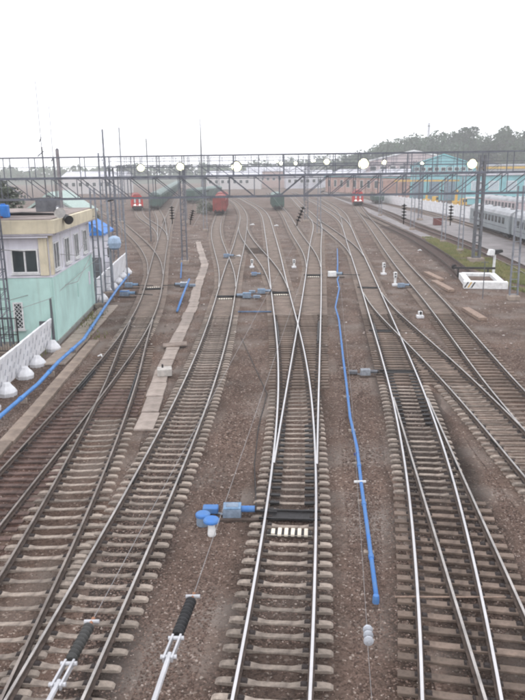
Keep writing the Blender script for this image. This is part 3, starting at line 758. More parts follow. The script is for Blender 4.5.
pi_ = thing('porcelain_insulator', 'small pale grey insulator of three discs on a thin wire, right of the central track', 'insulator')
for k in range(3):
    yy = 5.33 + k*.078
    MB().lathe((.92+.1*(yy-5.4), yy, ZW), (.92+.1*(yy-5.4), yy+.07, ZW), [(0, .018), (.15, .046), (.4, .044), (.7, .02), (1, .016)], 14).obj('disc', PORC, pi_)
MB().tube([(.7, 3.3, ZW), (.90, 5.33, ZW), (.93, 5.58, ZW), (1.6, 12, 6.78), (4.4, 41.9, 6.9)], .0022, 5).obj('wire', WIRE, pi_)

# ------------------------------------------------------------------ lattice gantries
def gantry(y, x0, x1, zb, zt, zr, panel, mirror, depth, label, legs, bar=.1, mat=GANTRY, rise=0.0, fine=True):
    bar *= .7
    t = thing('signal_gantry', label, 'gantry', (0, y, 0), 0, 'lattice gantries spanning the tracks')
    hy = depth/2
    sl = lambda x: rise*x
    for s in (-1, 1):
        for z, w in ((zb, bar*1.25), (zt, bar*1.5)):
            MB().bar((x0, s*hy, z+sl(x0)), (x1, s*hy, z+sl(x1)), w, w).obj('chord', mat, t)
        MB().bar((x0, s*(hy+.05), zr+sl(x0)), (x1, s*(hy+.05), zr+sl(x1)), bar*.8).obj('handrail', mat, t)
        MB().bar((x0, s*(hy+.05), (zr*.55+zt*.45)+sl(x0)), (x1, s*(hy+.05), (zr*.55+zt*.45)+sl(x1)), bar*.3).obj('mid_rail', mat, t)
    MB().bar((x0, 0, zt+.06+sl(x0)), (x1, 0, zt+.06+sl(x1)), depth*.9, .03).obj('walkway_deck', mat, t)
    H = zt-zb
    post = MB().bar((0, 0, 0), (0, 0, H), bar*.55).mesh('truss_post', mat)
    up = MB().bar((0, 0, 0), (panel, 0, H), bar*.6).mesh('diagonal', mat)
    dn = MB().bar((0, 0, H), (panel, 0, 0), bar*.6).mesh('diagonal', mat)
    cr = MB().bar((0, -hy, 0), (0, hy, 0), bar*.5).mesh('cross_brace', mat)
    rp = MB().bar((0, 0, 0), (0, 0, zr-zt), bar*.6).mesh('rail_post', mat)
    n = int(round((x1-x0)/panel))
    for i in range(n+1):
        x = x0+i*panel
        for s in (-1, 1):
            link('truss_post', post, t, (x, s*hy, zb+sl(x)))
            if i < n: link('diagonal', dn if x < mirror else up, t, (x, s*hy, zb+sl(x)))
            xr = x + panel*.18
            if xr < x1: link('rail_post', rp, t, (xr, s*(hy+.05), zt+sl(x)))
        link('cross_brace', cr, t, (x, 0, zb+sl(x)))
    for lx, lw in legs:
        mb = MB(); top = zt+sl(lx)
        for sx in (-1, 1):
            for sy in (-1, 1): mb.bar((lx+sx*lw, sy*lw, 0), (lx+sx*lw*.75, sy*lw*.75, top), bar*1.3)
        z = .3; k = 0
        while z < top-.6:
            f = lw*(1-.25*z/top)
            for sy in (-1, 1):
                mb.bar((lx-f, sy*f, z), (lx+f, sy*f, z+(.55 if k % 2 else -.0)), bar*.5)
                mb.bar((lx-f, sy*f, z), (lx+f, sy*f, z), bar*.5)
                mb.bar((lx+sy*f, -f, z), (lx+sy*f, f, z), bar*.5)
            z += .6; k += 1
        leg = mb.obj('leg', mat, t)
        MB().box((lx, 0, .2), (lw*3.2, lw*3.2, .4)).obj('footing', WHITEWASH if False else SAND, leg)
    return t
g1 = gantry(42, -17.9, 18.6, 9.25, 10.42, 11.6, 1.46, .9, 1.0, 'nearest lattice gantry with handrail spanning the whole yard', [(-15.75, .28), (18.2, .3)], .1, GANTRY, .004)
g2 = gantry(83, -17.6, 27.2, 9.8, 11.1, 12.35, 1.8, 4.5, 1.1, 'second lattice gantry, its right end on the thick steel column', [(-17.2, .3), (-9.1, .3)], .09, GANTRY)
g3 = gantry(150, -30, 34, 10.2, 11.7, 13.2, 2.4, 6, 1.3, 'third lattice gantry, thin and hazy behind the first two', [(-29.5, .35), (-16, .35), (9.5, .35), (33.5, .35)], .1, GANTRY)
g4 = gantry(235, -46, 50, 10.4, 12.2, 14.2, 3.2, 4, 1.5, 'farthest lattice gantry, faint in the haze', [(-45, .4), (-14, .4), (14.5, .4), (47, .4)], .12, GANTRY)
# thick twin column at the right end of the second gantry
tc = thing('steel_column', 'thick grey twin steel column at the right end of the second gantry', 'column', (25.1, 82, 0))
for s in (-1, 1): MB().bar((s*.36, 0, 0), (s*.3, 0, 12.1), .26, .5).obj('stanchion', GREY, tc)
for k in range(14): MB().box((0, 0, .6+.84*k), (.5, .42, .14)).obj('batten', GREY, tc)
MB().box((0, 0, .25), (1.7, 1.4, .5)).obj('footing', SAND, tc, bevel=.04)

def lattice_mast(x, y, h, w, label, arm=None, lean=0.0):
    t = thing('lattice_mast', label, 'mast', (x, y, 0), 0, 'lattice masts of the overhead line')
    f = lambda z: w*(1-.38*z/h)
    for s in (-1, 1): MB().bar((s*f(0), 0, 0), (s*f(h)+lean, 0, h), .11, .17).obj('leg', MASTM, t)
    z = .5; mb = MB(); k = 0
    while z < h-.2:
        a = f(z); l = lean*z/h
        mb.bar((-a+l, -.07, z), (a+l, -.07, z), .06, .03); mb.bar((-a+l, .07, z), (a+l, .07, z), .06, .03)
        z += .62; k += 1
    mb.obj('battens', MASTM, t)
    MB().box((0, 0, .2), (w*2.6, .8, .4)).obj('footing', SAND, t, bevel=.03)
    if arm:
        side, zz, L = arm
        MB().bar((0, 0, zz), (side*L, 0, zz+.5), .06).obj('bracket_arm', MASTM, t)
        MB().bar((0, 0, h-.3), (side*L*.7, 0, zz+.4), .03).obj('stay', MASTM, t)
        MB().lathe((side*.25, 0, zz+.04), (side*.85, 0, zz+.17), [(0, .03), (.1, .1), (.2, .04), (.35, .1), (.45, .04), (.6, .1), (.7, .04), (.85, .1), (1, .03)], 8).obj('insulator', BLACK, t)
    return t
lattice_mast(-13.15, 55.9, 9.5, .26, 'shorter lattice mast against the mint building, nearer of the pair', None)
m2 = lattice_mast(-13.5, 61.5, 12.25, .36, 'tall lattice mast at the far end of the mint building', (1, 8.2, 1.2))
MB().lathe((.7, -.1, 4.1), (.7, -.1, 5.3), [(0, .2), (.15, .5), (.5, .6), (.85, .5), (1, .2)], 14).obj('drum', material('pale blue enamel', (.36, .47, .62), .5), m2)
MB().bar((0, 0, 4.5), (.7, -.1, 4.5), .07).obj('drum_bracket', MASTM, m2)
lattice_mast(20.97, 57.6, 9.3, .34, 'lattice mast at the far right, nearest the camera', None, -.1)
m_ = lattice_mast(26.05, 92.1, 9.6, .3, 'second lattice mast along the right hand grass strip, just past the thick column', (-1, 7.4, 1.6))
lattice_mast(26.72, 103.6, 9.6, .3, 'third lattice mast along the right hand grass strip', (-1, 7.4, 1.6))
lattice_mast(26.9, 126.2, 12.0, .34, 'fourth and tallest lattice mast beside the right hand pavement', (-1, 7.4, 1.6))
lattice_mast(27.6, 165, 9.6, .32, 'farthest lattice mast beside the right hand pavement, near the red locomotive', (-1, 7.4, 1.6))
lattice_mast(-21.7, 108.3, 8.6, .34, 'lattice mast standing alone behind the curve of the leftmost track', (1, 6.5, 1.4))
lattice_mast(-10.1, 128, 10, .34, 'hazy lattice mast left of the dusty red wagon', (1, 7, 1.4))
lattice_mast(9.6, 118, 9.5, .3, 'hazy lattice mast right of the dark green wagon', (1, 7, 1.2))

# hanging insulator strings under the nearest gantry
def string(x, z0, z1, label, lean=0.0, y=42.0):
    t = thing('insulator_string', label, 'insulator', (x, y, 0), 0, 'insulator strings hung from the gantry')
    MB().tube([(0, 0, 9.28+.004*x), (0, 0, z0)], .012, 6).obj('hanger', WIRE, t)
    n = 5
    for k in range(n):
        a = z0-(z0-z1)*k/n; b = z0-(z0-z1)*(k+.9)/n
        MB().lathe((lean*k/n, 0, a), (lean*(k+.9)/n, 0, b), [(0, .04), (.25, .05), (.45, .17), (.6, .15), (.75, .05), (1, .04)], 12).obj('disc', BLACK, t)
    MB().tube([(lean, 0, z1), (lean*1.1, 0, z1-.25)], .03, 6).obj('wire_clip', DARK, t)
string(-5.26, 8.72, 7.95, 'dark insulator string left of the central lattice leg')
string(-4.0, 8.5, 7.9, 'tilted dark insulator string just right of the central lattice leg', -.18)
string(2.5, 8.62, 7.75, 'long tilted dark insulator string over the middle tracks', -.36)
string(8.43, 8.72, 7.8, 'dark insulator string over the right hand pavement, left of the pair')
string(11.2, 8.62, 7.7, 'dark insulator string over the right hand pavement, right of the pair')

# overhead wires
def wire(pts, label, r=.007):
    tag(MB().tube(pts, r, 5).obj('overhead_wire', WIRE), label, 'wire', 'overhead wires')
wire([(-4.0, 41.9, 7.6), (-6, 83, 7.5), (-9, 150, 7.5), (-10, 235, 7.5)], 'overhead wire above the track to the dusty red wagon')
wire([(2.1, 41.9, 7.5), (1.6, 83, 7.4), (1.2, 150, 7.4), (-4, 235, 7.4)], 'overhead wire above the central track beyond the nearest gantry')
wire([(8.4, 42, 7.5), (12, 83, 7.4), (17.3, 150, 7.4), (17.3, 235, 7.4)], 'overhead wire above the track to the right of the long blue pipe')
wire([(11.2, 42, 7.4), (16, 83, 7.4), (22.5, 150, 7.4), (31, 235, 7.4)], 'overhead wire leading towards the right hand red locomotive')
wire([(-15.5, 41.8, 6.3), (-12.6, 48, 5.2), (-13.2, 56, 6.6)], 'sagging cable across the mint building wall, upper of the two', .022)
wire([(-15.5, 41.8, 3.2), (-12.7, 48, 3.4), (-13.2, 56, 5.0)], 'sagging cable across the mint building wall, lower of the two', .022)
wire([(-17, 34, 2.6), (-13.2, 43.2, 3.1), (-13.1, 56, 4.0)], 'thin cable running past the grilled ground floor window', .018)

# ------------------------------------------------------------------ floodlights (lit in the photograph)
HALO_RING = material('glowing reflector', (.95, .95, .68), .4, 0, 0, 1, emit=.8)  # lamp halo built as stepped emissive discs around the lens
HALO_MID = material('bright reflector', (1.0, .98, .70), .4, 0, 0, 1, emit=1.3)  # brighter middle step of the painted halo glow
def floodlight(x, y, z, label, n=2, r=.3, parent_w=.7):
    t = thing('floodlight', label, 'floodlight', (x, y, z), 0, 'lit floodlights on the gantries')
    MB().bar((0, .1, -.55), (0, .1, .3), .08).obj('bracket', GREY, t)
    MB().bar((-n*r, .1, .0), (n*r, .1, .0), .06).obj('yoke', GREY, t)
    for i in range(n):
        xx = (i-(n-1)/2)*r*1.75
        MB().lathe((xx, .25, .06), (xx, -.12, -.02), [(0, r*.4), (.5, r*.85), (1, r)], 14).obj('housing', GREY, t)
        MB().lathe((xx, -.115, -.018), (xx, -.13, -.02), [(0, r*.97), (1, r*.95)], 20).obj('halo', HALO_RING, t)
        MB().lathe((xx, -.12, -.02), (xx, -.15, -.025), [(0, r*.8), (1, r*.78)], 20).obj('inner_halo', HALO_MID, t)
        MB().lathe((xx, -.125, -.02), (xx, -.19, -.03), [(0, r*.6), (1, r*.45)], 18).obj('lens', LAMP, t)
for u, y, z, lab, n, r in ((-2.75, 82.2, 11.15, 'brilliant floodlight left of centre on the second gantry', 1, .62), (11.65, 82.2, 11.35, 'brilliant floodlight right of centre on the second gantry', 1, .66),
    (24.0, 82.2, 11.2, 'brilliant floodlight beside the top of the thick column', 1, .6), (-13.6, 82.2, 11.1, 'floodlight at the left part of the second gantry, near the tall mast', 1, .46), (-9.1, 82.2, 11.2, 'floodlight above the central lattice leg', 1, .5),
    (4.2, 149, 11.9, 'small lit floodlight in the middle of the third gantry', 1, .42), (7.2, 149, 11.9, 'small lit floodlight just right of the middle of the third gantry', 1, .4), (13.6, 149, 12.2, 'lit floodlight left of the right hand brilliant one, on the third gantry', 1, .7), (25.4, 149, 11.9, 'lit floodlight at the right part of the third gantry', 1, .6), (33.2, 149, 11.6, 'lit floodlight at the right end of the third gantry', 1, .4),
    (-6, 234, 13, 'tiny lit floodlight left of centre on the farthest gantry', 1, .4), (5, 234, 13.1, 'tiny lit floodlight at the centre of the farthest gantry', 2, .4), (17, 234, 13.2, 'tiny lit floodlight right of centre on the farthest gantry', 2, .4)):
    floodlight(u, y, z, lab, n, r)

# ------------------------------------------------------------------ mint signal building on the left
BX, BY0, BY1 = -13.1, 43.6, 56.8       # corner, near and far end of the right hand wall
bd = thing('signal_box_building', 'two storey mint green signal box with lilac upper floor and cream parapet', 'building', (BX, BY0, 0), math.atan2(.62, 13.2))
LW, DP = 12.0, 13.2                      # it runs LW to the left and DP away
MB().box((-LW/2, DP/2, 2.18), (LW, DP, 4.36)).obj('lower_wall', MINT, bd)
MB().box((-LW/2, DP/2, 4.42), (LW+.1, DP+.1, .12)).obj('sill_course', LAV, bd)
uw = MB().box((-LW/2, DP/2, 5.8), (LW-.16, DP-.16, 2.64)).obj('upper_wall', LAV, bd)
MB().prism([(-LW-.55, 7.1), (.45, 7.1), (.5, 7.9), (-LW-.55, 7.9)], -.45, DP+.45).obj('parapet', CREAM, bd)
MB().box((-LW/2, DP/2, 7.93), (LW+.4, DP+.3, .06)).obj('roof', ROOF, bd)
MB().box((-LW/2, -.02, 7.04), (LW+.7, .9, .1)).box((-.03, DP/2+.2, 7.04), (.9, DP+.3, .1)).obj('soffit_board', material('grey soffit', (.40, .38, .42), .8), bd)
MB().box((-LW/2, -.36, 6.9), (LW, .07, .1)).obj('gutter', LAV, bd)
# cream pilasters
for x, w in ((-.42, .5), (-4.0, .9)): MB().box((x, -.01, 5.78), (w, .26, 2.56)).obj('pilaster', CREAM, bd, bevel=.01)
MB().box((.0, .25, 5.78), (.14, .4, 2.56)).obj('pilaster', CREAM, bd)
for k in range(4): MB().box((-4.0, -.16, 4.9+.6*k), (.96, .07, .08)).obj('band', LAV, bd)
def window(x, z, w, h, face, mull=1, parent=bd, fm=None, bars=False):
    """face 'front' looks at the camera, 'side' faces the tracks; frame, panes, sill"""
    fm = fm or WHITE
    if face == 'front': P = lambda a, d, zz: (x+a, -d, zz)
    else: P = lambda a, d, zz: (d, x+a, zz)
    off = .0 if z < 4.3 else -.08
    def bxx(mb, a, d, zz, sa, sd_, sz):
        mb.box(P(a, d+off, zz), (sa, sd_, sz) if face == 'front' else (sd_, sa, sz)); return mb
    fr = MB()
    t = .09
    bxx(fr, 0, .03, z+h/2-t/2, w, .12, t); bxx(fr, 0, .03, z-h/2+t/2, w, .12, t)
    for s in (-1, 1): bxx(fr, s*(w/2-t/2), .03, z, t, .12, h-2*t)
    f = fr.obj('window', fm, parent)
    n = mull+1
    for i in range(mull):
        a = -w/2+w*(i+1)/n; bxx(MB(), a, .03, z, .09, .1, h-2*t).obj('mullion', fm, f)
    for i in range(n):
        a = -w/2+w*(i+.5)/n; bxx(MB(), a, .004, z, w/n-.13, .03, h-2*t-.01).obj('pane', GLASS, f)
    bxx(MB(), 0, .07, z-h/2-.05, w+.16, .24, .06).obj('sill', fm, f)
    if bars:
        g = MB()
        for k in range(-6, 9):
            for s in (-1, 1):
                x0 = -w/2; z0 = z-h/2+k*.26; 
                x1 = w/2; z1 = z0 + s*w*1.1
                a0, b0, a1, b1 = x0, z0, x1, z1
                lo, hi = z-h/2, z+h/2
                if max(b0, b1) < lo or min(b0, b1) > hi: continue
                def clipz(a0, b0, a1, b1):
                    pts = []
                    for tt in (0, 1): pass
                    t0, t1 = 0, 1; dz = b1-b0
                    for lim, sg in ((lo, 1), (hi, -1)):
                        if dz == 0: continue
                        tc = (lim-b0)/dz
                        if (dz*sg) > 0: t0 = max(t0, tc)
                        else: t1 = min(t1, tc)
                    return t0, t1
                t0, t1 = clipz(a0, b0, a1, b1)
                if t0 >= t1: continue
                q = lambda tt: P(a0+(a1-a0)*tt, .06+off, b0+(b1-b0)*tt)
                g.bar(q(t0), q(t1), .028)
        g.obj('diamond_grille', WHITE, f)
    return f
window(-1.62, 5.38, 1.66, 1.5, 'front', 1)
window(-2.3, 1.95, .62, 1.75, 'front', 0, bars=True)
window(-5.9, 5.38, 1.6, 1.5, 'front', 1)
window(-6.2, 1.95, .62, 1.75, 'front', 0, bars=True)
for yy in (1.6, 4.7, 7.8, 10.9): window(yy, 5.55, 1.45, 1.75, 'side', 1)
for yy in (.3, 3.15, 6.25, 9.35, 12.5): MB().box((-.07, yy, 5.78), (.05, .1, 2.5)).obj('panel_strip', WHITE, bd)
for yy, zz in ((11.4, 2.6), (7.2, 2.4)): MB().box((.02, yy, zz), (.06, .5, 1.0)).obj('wall_box', MINT if yy < 9 else LAV, bd, bevel=.01)
MB().box((-.75, -.06, 1.2), (.6, .12, .75)).obj('meter_box', GREY, bd, bevel=.01)
MB().tube([(-.1, -.06, .1), (-.1, -.06, 4.3)], .04, 8).obj('downpipe', MINT, bd)
MB().box((-LW/2, DP/2, .14), (LW+.16, DP+.16, .28)).obj('plinth', material('grey plinth render', (.30, .30, .28), .9), bd)
# things on its roof
def on_roof(o, x, y, z=7.96, rz=0):
    c, s = math.cos(bd.rotation_euler.z), math.sin(bd.rotation_euler.z)
    o.location = (BX + x*c - y*s, BY0 + x*s + y*c, z); o.rotation_euler.z = rz + bd.rotation_euler.z; return o
t = thing('loudspeaker', 'white horn loudspeaker at the parapet corner of the mint building', 'loudspeaker'); on_roof(t, .35, 1.0)
MB().lathe((0, .3, .55), (.25, -.25, .3), [(0, .1), (.4, .13), (.8, .26), (1, .36)], 14).obj('horn', WHITE, t)
MB().bar((0, .2, 0), (0, .2, .6), .07).obj('bracket', GREY, t); MB().lathe((-.05, .55, .6), (0, .3, .55), [(0, .13), (1, .13)], 12).obj('driver', GREY, t)
t = thing('floodlight', 'dark unlit floodlight hanging over the cream parapet edge', 'floodlight'); on_roof(t, .75, 2.1, 7.75)
MB().lathe((-.25, .3, .25), (.15, -.3, 0), [(0, .14), (.5, .22), (1, .3)], 12).obj('housing', BLACK, t); MB().bar((-.6, .3, .2), (-.1, .1, .15), .06).obj('arm', DARK, t)
t = thing('roof_hatch', 'dark grey box on the far roof edge of the mint building', 'roof box'); on_roof(t, -2.0, 8.5)
MB().box((0, 0, .45), (1.5, 1.2, .9)).obj('hatch_body', GREY, t, bevel=.02); MB().box((0, 0, .94), (1.6, 1.3, .08)).obj('hatch_lid', DARK, t)
t = thing('water_tank', 'bright blue plastic tank on the flat roof of the mint building', 'tank'); on_roof(t, -3.1, 1.6)
MB().box((0, 0, .4), (.65, .6, .8), taper=.94).obj('tank_body', TARP, t, bevel=.06); MB().lathe((0, 0, .8), (0, 0, .88), [(0, .15), (1, .15)], 12).obj('cap', TARP, t)
t = thing('covered_pile', 'pale covered heap on a red board beside the blue roof tank', 'heap'); on_roof(t, -4.0, 1.7)
MB().lathe((0, 0, .1), (0, 0, .62), [(0, .8), (.4, .72), (.75, .5), (1, .15)], 9).obj('cover', material('pale canvas', (.60, .63, .63), .8), t); MB().box((0, 0, .06), (1.8, 1.5, .12)).obj('board', RED_DUSTY, t)
t = thing('cable_tray', 'long dark cable bundle lying across the flat roof', 'cable bundle'); on_roof(t, -2.2, 2.8)
for k in range(4): MB().tube([(-3, -.1*k, .12), (0, .1-.15*k, .1+.05*k), (2.4, .3, .1)], .06, 6).obj('cable', BLACK, t)
def antenna(x, y, z0, h, label, elems=(), r=.03, lean=0):
    t = thing('radio_antenna', label, 'antenna', (x, y, z0))
    MB().tube([(0, 0, 0), (lean*.5, 0, h*.5)], r*1.5, 6).obj('mast_tube', GREY, t); MB().tube([(lean*.5, 0, h*.5), (lean, 0, h)], r*.6, 6).obj('whip', GREY, t)
    for f, L in elems: MB().bar((lean*f-L, 0, h*f-.2), (lean*f+L*.3, 0, h*f+.15), .06).obj('dipole', GREY, t)
    return t
antenna(-16.3, 54.5, 7.9, 9.3, 'tallest thin whip antenna above the mint building, with a small dipole', ((.45, .35), (.56, .12)), .035, -.12)
antenna(-15.6, 54.6, 7.9, 7.6, 'shorter whip antenna on the roof, next to the thick concrete pole', ((.5, .15),), .03, 0)
def pole(x, y, h, r, label, mat=GREY, name='pole'):
    t = thing(name, label, 'pole', (x, y, 0))
    MB().tube([(0, 0, 0), (0, 0, h)], [r, r*.7], 10).obj('shaft', mat, t)
    MB().lathe((0, 0, h), (0, 0, h+.12), [(0, r*.75), (1, r*.3)], 8).obj('cap', GREY, t)
    return t
pole(-16.9, 60.5, 12.5, .2, 'thick grey concrete pole rising behind the mint building', material('pole concrete', (.25, .23, .24), .9), 'concrete_pole')
pole(-13.8, 64, 14.2, .11, 'tall grey steel pole left of the tall lattice mast', MASTM, 'steel_pole')
pole(-13.2, 68.5, 14.6, .07, 'thin steel pole right behind the tall lattice mast', MASTM, 'steel_pole')
pole(-17.2, 110, 15.3, .1, 'thin pole in the haze right of the tall lattice mast', GREY, 'steel_pole')
t = thing('radio_tower', 'slender radio tower rising above the haze left of the dusty red wagon', 'tower', (-24.5, 300, 0))
MB().tube([(0, 0, 0), (0, 0, 18), (0, 0, 31)], [.5, .3, .12], 6).obj('tower_shaft', GREY, t); MB().box((0, 0, .5), (2, 2, 1)).obj('footing', SAND, t)

# ------------------------------------------------------------------ white concrete fences
def panel_fence(p0, p1, n, h, label, feet, slots=True, tilt=.10):
    p0, p1 = Vector(p0), Vector(p1); d = (p1-p0); L = d.length/n; ang = math.atan2(d.y, d.x)
    t = thing('concrete_fence', label, 'fence', (p0.x, p0.y, 0), ang)
    for i in range(n):
        x = (i+.5)*L
        pm = MB().box((0, 0, 0), (L-.06, .13, h)).obj('panel', WHITEWASH, t, bevel=.02)
        pm.location = (x, .05, h/2+.14+random.uniform(-.03, .03)); pm.rotation_euler = (tilt+random.uniform(-.02, .02), random.uniform(-.012, .012), 0)
        if slots:
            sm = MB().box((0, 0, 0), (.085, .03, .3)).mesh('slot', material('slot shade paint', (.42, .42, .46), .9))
            r = 0
            for zz in (-.5, -.05, .42):
                k = 0
                xx = -L/2 + (.35 if r % 2 else .7)
                while xx < L/2-.2:
                    s = link('slot', sm, pm, (xx, -.07, zz)); s.rotation_euler.y = .35
                    xx += .72
                r += 1
    for x in feet:
        f = MB()
        f.lathe((0, 0, -.05), (0, 0, .62), [(0, .42), (.35, .46), (.6, .36), (.8, .24), (1, .16)], 7)
        o = f.obj('footing', WHITEWASH, t, smooth=False); o.location = (x, -.33, 0); o.rotation_euler.z = random.random(); o.scale = (random.uniform(.85, 1.1), random.uniform(.9, 1.15), random.uniform(.9, 1.1))
    return t
panel_fence((-12.95, 30.6), (-13.35, 43.2), 4, 1.72, 'white concrete panel fence with bulbous feet, in front of the mint building', [.3, 2.6, 5.6, 8.0, 11.5])
pole(-13.25, 43.25, 3.0, .1, 'short grey post at the end of the white concrete fence by the building corner', GREY, 'fence_post')
panel_fence((-13.75, 57.6), (-14.9, 77), 6, 2.0, 'white concrete panel fence with feet, beyond the mint building', [1.2, 4.4, 7.6, 11, 14.2, 17.5], False, .12)
# lattice post at the left edge belongs to the nearest gantry; chain-link frame beside it
t = thing('wire_gate', 'dark grey mesh gate beside the gantry leg at the left edge', 'gate', (-15.2, 41.0, 0))
for x in (-.9, .5): MB().bar((x, 0, 0), (x, 0, 2.4), .08).obj('post', DARK, t)
for z in (.3, 1.3, 2.3): MB().bar((-.9, 0, z), (.5, 0, z), .05).obj('rail', DARK, t)
mb = MB()
for k in range(9): mb.bar((-.8+.15*k, 0, .3), (-.8+.15*k, 0, 2.3), .018)
mb.obj('mesh', DARK, t)

# ------------------------------------------------------------------ buffer stop and its lamp
bf = thing('buffer_stop', 'white painted concrete buffer box with a striped corner at the end of the siding', 'buffer stop', (20.9, 66.3, 0), -.16)
w, l = 3.5, 6.6
MB().box((0, -l/2+.35, .34), (w+.4, .7, .68)).obj('front_wall', WHITE, bf, bevel=.04)
MB().box((0, l/2-.3, .3), (w-.6, .6, .6)).obj('rear_wall', WHITE, bf, bevel=.04)
for s in (-1, 1): MB().box((s*(w/2-.28), .05, .32), (.56, l-1.3, .64)).obj('side_wall', WHITE, bf, bevel=.04)
MB().box((0, 0, .2), (w-1.1, l-1.3, .2)).obj('fill', GROUND, bf)
for i in range(3):
    MB().quad((-1.93+.3*i, -l/2-.004, .12), (-1.80+.3*i, -l/2-.004, .12), (-1.5+.3*i, -l/2-.004, .64), (-1.63+.3*i, -l/2-.004, .64)).obj('hazard_stripe', BLACK if i % 2 == 0 else YELLOW, bf)
MB().bar((-2.1, 3.9, .95), (1.9, 3.9, .95), .16, .2).bar((-1.7, 3.9, 0), (-1.7, 3.9, .95), .16).bar((1.2, 3.9, 0), (1.2, 3.9, .95), .16).obj('buffer_beam', DARK, bf)
for s in (-1.9,): MB().lathe((s, 3.9, .95), (s-.2, 4.5, 1.0), [(0, .1), (.7, .1), (.72, .25), (1, .25)], 12).obj('buffer_head', DARK, bf)
lp = thing('siding_lamp', 'white lamp post with a hooded head behind the buffer box', 'lamp', (23.85, 71.7, 0))
MB().tube([(0, 0, 0), (0, 0, 2.1)], .14, 10).obj('post', WHITE, lp)
MB().prism([(-.75, 2.05), (-.1, 2.0), (-.1, 2.6), (-.55, 2.65)], -.35, .35).obj('hood', WHITE, lp, bevel=.03)
MB().prism([(-.1, 2.1), (.75, 2.35), (.7, 2.62), (-.1, 2.58)], -.3, .3).obj('lamp_head', BLACK, lp, bevel=.02)
tag(MB().tube([(0, 0, 0), (0, 0, 3.2)], .04, 8).bar((-.3, 0, 3.1), (.3, 0, 3.1), .05).obj('sign_rod', GREY), 'thin grey rod standing right of the buffer box', 'rod').location = (18.6, 58.2, 0)
for (x, y, L, rz, lab) in ((16.8, 64.5, 5.6, .04, 'upper pale timber beam lying beside the right hand track'), (15.9, 51.5, 4.0, .03, 'lower pale timber beam lying beside the right hand track'), (17.4, 70.5, 5, .06, 'farther pale timber beam lying beside the right hand track')):
    o = tag(MB().box((0, 0, .12), (.62, L, .24)).obj('timber_beam', PLANK, bevel=.02), lab, 'beam'); o.location = (x, y, 0); o.rotation_euler.z = rz
t = thing('junction_cabinet', 'small dark red cabinet on the paving near the white fence', 'cabinet', (33.8, 136, 0))
MB().box((0, 0, .7), (1.5, 1.1, 1.3)).obj('cabinet_body', material('maroon cabinet paint', (.16, .045, .04), .7), t, bevel=.04); MB().box((0, 0, 1.46), (1.6, 1.2, .1)).obj('cabinet_lid', PAVE, t)
# litter
for i, (x, y, s, lab) in enumerate(((-3.0, 89, .9, 'torn white sheet lying on the dark bed below the red wagon'), (21.1, 93.7, .5, 'white scrap beside the dark siding'), (2.9, 138, .9, 'white scrap on the ground right of the far central track'), (-1.8, 141, 1.0, 'white scrap on the ground left of the far central track'), (-9.7, 40.4, .28, 'small white scrap by the leftmost track'))):
    o = tag(MB().tube([(-s*.5, 0, .06), (s*.2, .1, .14), (s*.5, -.1, .05)], [.05, s*.22, .04], 6).obj('paper_scrap', WHITE), lab, 'litter'); o.location = (x, y, 0)

# ------------------------------------------------------------------ trains
def wheelset(t, y, z=.21, r=.46):
    for s in (-1, 1): pass
def bogie(t, y):
    b = MB().box((0, 0, .62), (2.3, 2.6, .3)).obj('bogie', DARK, t); b.location = (0, y, 0)
    for yy in (-.92, .92):
        w = MB().tube([(-.86, 0, 0), (-.72, 0, 0)], .46, 14).tube([(.72, 0, 0), (.86, 0, 0)], .46, 14).tube([(-.72, 0, 0), (.72, 0, 0)], .08, 8).obj('wheelset', DARK, b); w.location = (0, yy, .67)
def buffers(t, y, dirn):
    for s in (-.88, .88): MB().lathe((s, y, 1.25), (s, y+dirn*.55, 1.25), [(0, .12), (.75, .12), (.8, .24), (1, .24)], 10).obj('buffer', DARK, t)
    MB().box((0, y+dirn*.25, 1.2), (.3, .5, .3)).obj('coupler', DARK, t)
def loco(label, x, y, rz, L=16):
    t = thing('red_locomotive', label, 'locomotive', (x, y, 0), rz, 'red locomotives at the head of the yard')
    body = MB().prism([(-1.5, .95), (1.5, .95), (1.55, 1.6), (1.5, 3.3), (1.2, 4.1), (-1.2, 4.1), (-1.5, 3.3), (-1.55, 1.6)], 0, L).obj('body', RED, t)
    MB().prism([(-1.15, 4.1), (1.15, 4.1), (.7, 4.5), (-.7, 4.5)], .4, L-.3).obj('roof', RED_DUSTY, t)
    for s in (-.62, .62):
        f = MB().box((s, -.03, 2.75), (.62, .06, 1.2)).obj('window', RED_DUSTY, t); MB().box((s, -.07, 2.75), (.42, .04, 1.0)).obj('pane', material('pale glass with painted reflection', (.55, .58, .60), .2), f)  # window reflection put into the panes' pale base colour
        MB().tube([(s, -.02, 1.75), (s, -.14, 1.75)], .2, 14).obj('headlight', LAMP_W, t)
        MB().box((s*1.6, -.04, 1.7), (.3, .08, .22)).obj('marker_lamp', WHITE, t)
    MB().box((0, -.05, 1.1), (2.9, .12, .5)).obj('buffer_beam', DARK, t)
    MB().box((0, -.03, 1.55), (2.2, .04, .12)).obj('stripe', WHITE, t)
    MB().box((0, L/2, .8), (2.5, L*.45, .5)).obj('fuel_tank', DARK, t)
    for yy in (2.6, L-2.6): bogie(t, yy)
    buffers(t, 0, -1)
    for k in range(6):
        for s in (-1, 1): MB().box((s*1.53, 3+2*k, 3.0), (.06, 1.1, .7)).obj('side_window', GLASS, t)
    return t
lc = loco('red locomotive with lit lamps at the far left of the yard', -33.4, 193, math.atan2(25, 100)*.8)
lc2 = copy_tree(lc); place(lc2, (28.1, 207, 0), math.atan2(-(slope('E', 207)), 1), 'red locomotive with lit lamps on the right hand track')
